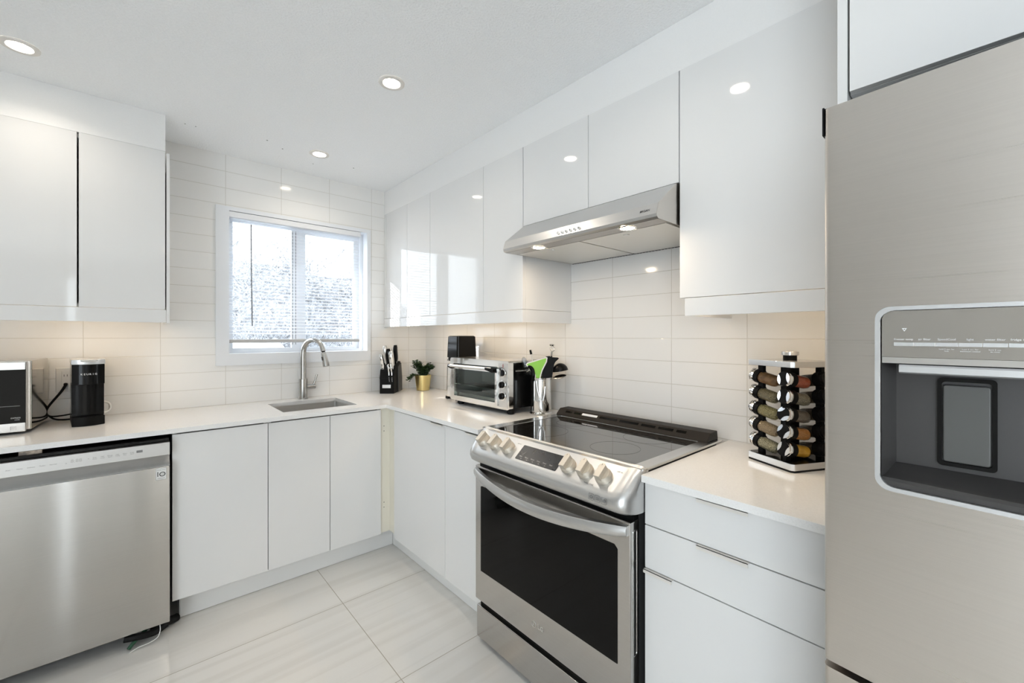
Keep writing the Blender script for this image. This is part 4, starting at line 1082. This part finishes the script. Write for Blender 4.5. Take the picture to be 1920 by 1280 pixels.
# spatula, lime
t = thing('silicone_spatula', 'lime green spatula with pale edge standing in the crock', 'spatula', at_u(.0, -.03, .05), 0, 'utensils in the crock')
T = frame(at_u(0, -.036, 0), rt, (0, 0, 1))
ol = [(-.012, -.03), (.018, -.03), (.020, .02), (.030, .055), (.060, .088), (.062, .116), (.054, .120), (-.045, .086), (-.048, .066), (-.022, .050), (-.006, .028)]
oi = [(-.006, -.025), (.012, -.025), (.014, .024), (.024, .060), (.054, .092), (.056, .109), (.050, .112), (-.037, .080), (-.039, .071), (-.016, .056), (.001, .030)]
ol = [(-.030, .165), (-.002, .165), (.000, .205), (.010, .235), (.032, .278), (.035, .300), (.028, .304), (-.074, .273), (-.080, .262), (-.072, .252), (-.046, .236), (-.032, .205)]
oi = [(-.025, .170), (-.007, .170), (-.0055, .206), (.005, .238), (.026, .280), (.0285, .2965), (.026, .2975), (-.070, .268), (-.074, .2625), (-.069, .258), (-.041, .240), (-.0265, .207)]
MB().ring(ol, oi, -.003, .003, T=T).build('edge', 'bone', t)
MB().prism(oi, -.0022, .0022, T=T).build('blade', 'lime', t)
MB().tube([at_u(-.016, -.036, .168), at_u(-.004, -.02, .02)], .006, 8).build('handle', 'lime', t)
# ladle
t = thing('ladle', 'black ladle leaning to the right over the crock rim', 'ladle', at_u(.02, .01, .05), 0, 'utensils in the crock')
b = MB(); bm_ = bmesh.new(); bmesh.ops.create_uvsphere(bm_, u_segments=24, v_segments=14, radius=.042)
bmesh.ops.bisect_plane(bm_, geom=bm_.verts[:]+bm_.edges[:]+bm_.faces[:], plane_co=(0, 0, 0), plane_no=(0, 0, 1), clear_inner=True)
T = Matrix.Translation(at_u(.104, .0, .228)) @ Matrix.Rotation(math.radians(10), 4, cd)
bmesh.ops.solidify(bm_, geom=bm_.faces[:], thickness=.003)
b.add(bm_, T); b.build('bowl', 'blackg', t)
MB().tube([at_u(.070, .0, .243), at_u(.050, .0, .225), at_u(.03, .0, .18), at_u(.02, .01, .02)], [.005, .007, .0065, .006], 8).build('handle', 'blackg', t)
# turner
t = thing('slotted_turner', 'black turner with notched top standing in the crock', 'turner', at_u(.02, -.01, .05), 0, 'utensils in the crock')
T = frame(at_u(0, -.014, 0), rt, (0, 0, 1))
po = [(.016, .165), (.046, .165), (.060, .20), (.066, .235), (.070, .262), (.076, .276), (.096, .295), (.090, .300), (.060, .302), (.045, .308), (.026, .306), (.020, .285), (.016, .255), (.006, .222), (.006, .195)]
MB().prism(po, -.003, .003, 'Z', .001, T=T).build('blade', 'black', t)
MB().tube([at_u(.034, -.014, .17), at_u(.018, -.005, .02)], .006, 8).build('handle', 'black', t)
# metal whisk
t = thing('wire_whisk', 'steel wire topped utensil rising highest from the crock', 'whisk', at_u(.04, .02, .05), 0, 'utensils in the crock')
MB().tube([at_u(.060, .01, .330), at_u(.05, .015, .20), at_u(.02, .02, .02)], .0045, 8).build('shaft', 'chrome', t)
for k in range(4):
    a = k*PI/4; b = MB(); pts = []
    for i in range(13):
        s = PI*i/12; e = .0165*math.sin(s); pts.append(at_u(.060+e*math.cos(a), .01+e*math.sin(a), .328+.036*(i/12)))
    b.tube(pts, .0012, 5); b.build('wire_loop', 'chrome', t)
MB().lathe([(.012, 0), (.016, .004), (.012, .008)], at_u(.060, .01, .362), 16).build('cap', 'chrome', t)
# steel spoon on the right
t = thing('serving_spoon', 'grey steel spoon leaning out at the right of the crock', 'spoon', at_u(.02, .03, .05), 0, 'utensils in the crock')
T = frame(at_u(.100, -.02, .200), (rt+Vector((0, 0, .18))), (-cd+Vector((0, 0, .45))))
MB().ball((0, 0, 0), .036, .020, .005, 18, T).build('bowl', 'steel_l', t)
MB().tube([at_u(.068, -.02, .1955), at_u(.045, -.005, .1965), at_u(.02, .02, .02)], .0045, 8, flat=.6).build('handle', 'steel_l', t)
# clear spoon and whisk coil at the left
t = thing('serving_spoon', 'clear plastic spoon leaning out at the left of the crock', 'spoon', at_u(-.03, .0, .05), 0, 'utensils in the crock')
T = frame(at_u(-.088, -.0, .262), (rt*.6+Vector((0, 0, .8))), cd)
T = frame(at_u(-.086, .0, .268), (rt*-.25+Vector((0, 0, 1))), (rt+Vector((0, 0, .25))))
MB().ball((0, 0, 0), .036, .017, .005, 18, T).build('bowl', 'clearp', t)
MB().tube([at_u(-.078, .0, .236), at_u(-.045, .0, .20), at_u(-.01, .01, .02)], .004, 8).build('handle', 'clearp', t)
t = thing('pasta_fork', 'dark curved utensil hooked over the left rim of the crock', 'utensil', at_u(-.03, -.03, .05), 0, 'utensils in the crock')
MB().tube([at_u(-.048, -.036, .17), at_u(-.040, -.042, .205), at_u(-.046, -.040, .238), at_u(-.062, -.034, .252), at_u(-.080, -.03, .244)], [.007, .010, .011, .009, .004], 10).build('head', 'blackg', t)
MB().tube([at_u(-.042, -.04, .20), at_u(-.034, -.036, .18), at_u(-.01, .0, .02)], .006, 8).build('handle', 'black', t)
t = thing('spiral_whisk', 'cream coil whisk peeking out left of the lime spatula', 'whisk', at_u(-.05, .01, .05), 0, 'utensils in the crock')
b = MB(); pts = []
for i in range(60):
    a = i*2*PI/10; pts.append(at_u(-.062+.020*(i/59-.5)+.010*math.cos(a), .01+.012*math.sin(a), .232+.016*math.sin(a*.5)+.020*(i/59)))
b.tube(pts, .0016, 5); b.build('coil', 'bone', t)
MB().tube([at_u(-.055, .01, .23), at_u(-.035, .01, .19), at_u(0, .02, .02)], .004, 8).build('handle', 'alu', t)
t = thing('kitchen_utensil', 'thin utensil with a small black tip rising behind the lime spatula', 'utensil', at_u(-.02, .04, .05), 0, 'utensils in the crock')
MB().tube([at_u(-.058, .05, .338), at_u(-.053, .05, .314)], [.0055, .0065], 8).build('tip', 'black', t)
MB().tube([at_u(-.053, .05, .314), at_u(-.028, .03, .18), at_u(.0, .02, .02)], .003, 6).build('shaft', 'alu', t)

# ------------------------------------------------------------------ spice rack
SA = math.radians(-26.3)
SC = Vector((-.1665, -2.622, CZ1))
t = thing('spice_rack', 'steel and black rotating spice rack with rows of jars beside the fridge', 'spice rack', SC, SA)
hw = .087
def oct_(h, c): return [(-h, h-c), (-h, -h+c), (-h+c, -h), (h-c, -h), (h, -h+c), (h, h-c), (h-c, h), (-h+c, h)]
MB().prism(oct_(hw, .008), .0005, .006, 'Z').build('foot_plate', 'rubber', t, world=False)
MB().prism(oct_(hw, .008), .006, .026, 'Z', .001).build('base', 'steel_l', t, world=False)
MB().prism(oct_(hw-.004, .008), .0262, .0266, 'Z').build('base_top', 'blackg', t, world=False)
MB().prism(oct_(hw, .008), .318, .336, 'Z', .001).build('top_plate', 'steel_l', t, world=False)
k_ = MB().lathe([(.0195, .336), (.0195, .352)], (0, 0, 0), 28).build('knob_stem', 'black', t, world=False)
MB().lathe([(.0245, .352), (.025, .354), (.025, .362), (.024, .364)], (0, 0, 0), 28).build('knob_cap', 'steel_l', k_, world=False)
MB().box(-.018, .018, -.018, .018, .0268, .318).build('column', 'black', t, world=False)
rows = [.0640, .1185, .1730, .2275, .2820]
ct = {'red': ((.20, .03, .012), (.36, .09, .04)), 'pepper': ((.05, .045, .035), (.28, .24, .17)), 'grey': ((.06, .05, .04), (.17, .14, .11)), 'orange': ((.22, .08, .02), (.46, .22, .07)), 'turmeric': ((.42, .22, .015), (.52, .29, .03)),
      'brown': ((.14, .065, .02), (.22, .11, .04)), 'leaf': ((.06, .045, .02), (.25, .20, .11)), 'olive': ((.09, .075, .02), (.34, .29, .14)), 'tan': ((.17, .11, .06), (.36, .26, .15)), 'herb': ((.10, .085, .04), (.45, .40, .27)), 'dark': ((.03, .02, .015), (.10, .07, .04))}
for k, v in ct.items(): M['spice_'+k] = noise_mat('spice_'+k, v[0], v[1], 480 if k not in ('turmeric', 'brown') else 60, .7, .3, 3, .42, .6)
cols = [('x', ['herb', 'tan', 'olive', 'leaf', 'brown']), ('y', ['turmeric', 'orange', 'grey', 'pepper', 'red']), ('z', ['dark']*5)]
words = {'herb': 'pale green dried herbs', 'tan': 'tan ground spice', 'olive': 'olive dried herbs', 'leaf': 'dried brown leaves', 'brown': 'brown powder', 'turmeric': 'yellow powder', 'orange': 'orange flakes', 'grey': 'grey brown ground spice', 'pepper': 'speckled pepper', 'red': 'red flakes'}
where = ['at the bottom', 'second from the bottom', 'in the middle', 'second from the top', 'at the top']
side = ['at the left of the rack', 'at the front of the rack', 'on the far right side of the rack']
JM = Matrix.Translation(SC) @ Matrix.Rotation(SA, 4, 'Z')
band = [20, 35, 60, 0, -15]
JT = math.radians(10)                                     # the jars lie with the lid a little higher
for ci, (ax_, kinds) in enumerate(cols):
    off = .046
    for ri, (z, kd) in enumerate(zip(rows, kinds)):
        # lid centre and axis (from lid to jar bottom) in the rack's frame
        if ci == 0: p, d = Vector((-off, .098, z)), Vector((0, -1, 0))
        elif ci == 1: p, d = Vector((-.078, -off, z)), Vector((1, 0, 0))
        else: p, d = Vector((off, -.090, z)), Vector((0, 1, 0))
        ang = SA+math.atan2(d.y, d.x)
        lab = ('spice jar of %s %s %s' % (words[kd], where[ri], side[ci])) if ci < 2 else 'black capped spice jar %s %s' % (where[ri], side[ci])
        j = thing('spice_jar', lab, 'spice jar', JM @ p, ang, 'spice jars in the rack')
        X = Matrix.Rotation(PI/2+JT, 4, 'Y')               # lathe z -> local x
        l_ = MB().lathe([(.0, .0), (.0215, .0), (.0225, .0015), (.0225, .006), (.021, .007), (.021, .009), (.0225, .010), (.0225, .0165)], (0, 0, 0), 30, X, cap=False).build('lid', 'chrome' if ci < 2 else 'black', j, world=False)
        if ci < 2:
            b = MB(); a0 = math.radians(band[ri]); R_ = Matrix.Rotation(JT, 4, 'Y') @ Matrix.Rotation(a0, 4, 'X')
            arc = lambda a, c: [(.0222*math.cos(math.radians(q)), .0222*math.sin(math.radians(q))) for q in range(a, c+1, 10)]
            w2 = arc(50, 130)+[(-.0105, .009), (-.009, 0), (-.0105, -.009)]+arc(230, 310)+[(.0105, -.009), (.009, 0), (.0105, .009)]
            b.prism(w2, -.0010, .0002, 'X', T=R_); b.build('lid_band', 'black', l_, world=False)
        MB().lathe([(.0205, .0165), (.0238, .017), (.0238, .034), (.0205, .0345)], (0, 0, 0), 30, X, cap=False).build('collar', 'black', j, world=False)
        MB().lathe([(.0198, .030), (.0198, .082), (.0180, .092), (.012, .099), (.0, .1015)], (0, 0, 0), 26, X, cap=False).build('glass', 'jarglass', j, world=False)
        MB().lathe([(.0, .034), (.0188, .034), (.0188, .081), (.017, .090), (.011, .097), (.0, .0995)], (0, 0, 0), 22, X, cap=False).build('spice', 'spice_'+kd, j, world=False)
b = MB()
b.box(-.052, -.040, .055, .075, .0268, .318).box(-.075, -.055, -.052, -.040, .0268, .318).box(.040, .052, -.075, -.055, .0268, .318)
b.build('jar_holder', 'black', t, world=False)
for z in rows[1:]: MB().box(-.03, .03, -.03, .03, z-.030, z-.0245).build('shelf_divider', 'alu', t, world=False)

# small unlit puck light under the cabinet beside the fridge
tag(MB().lathe([(.0, 0), (.016, 0), (.018, .004), (.018, .0125)], (-.32, -2.55, 1.4415), 20).build('puck_light', 'white'), 'small white puck light under the wall cabinet beside the fridge', 'luminaire')
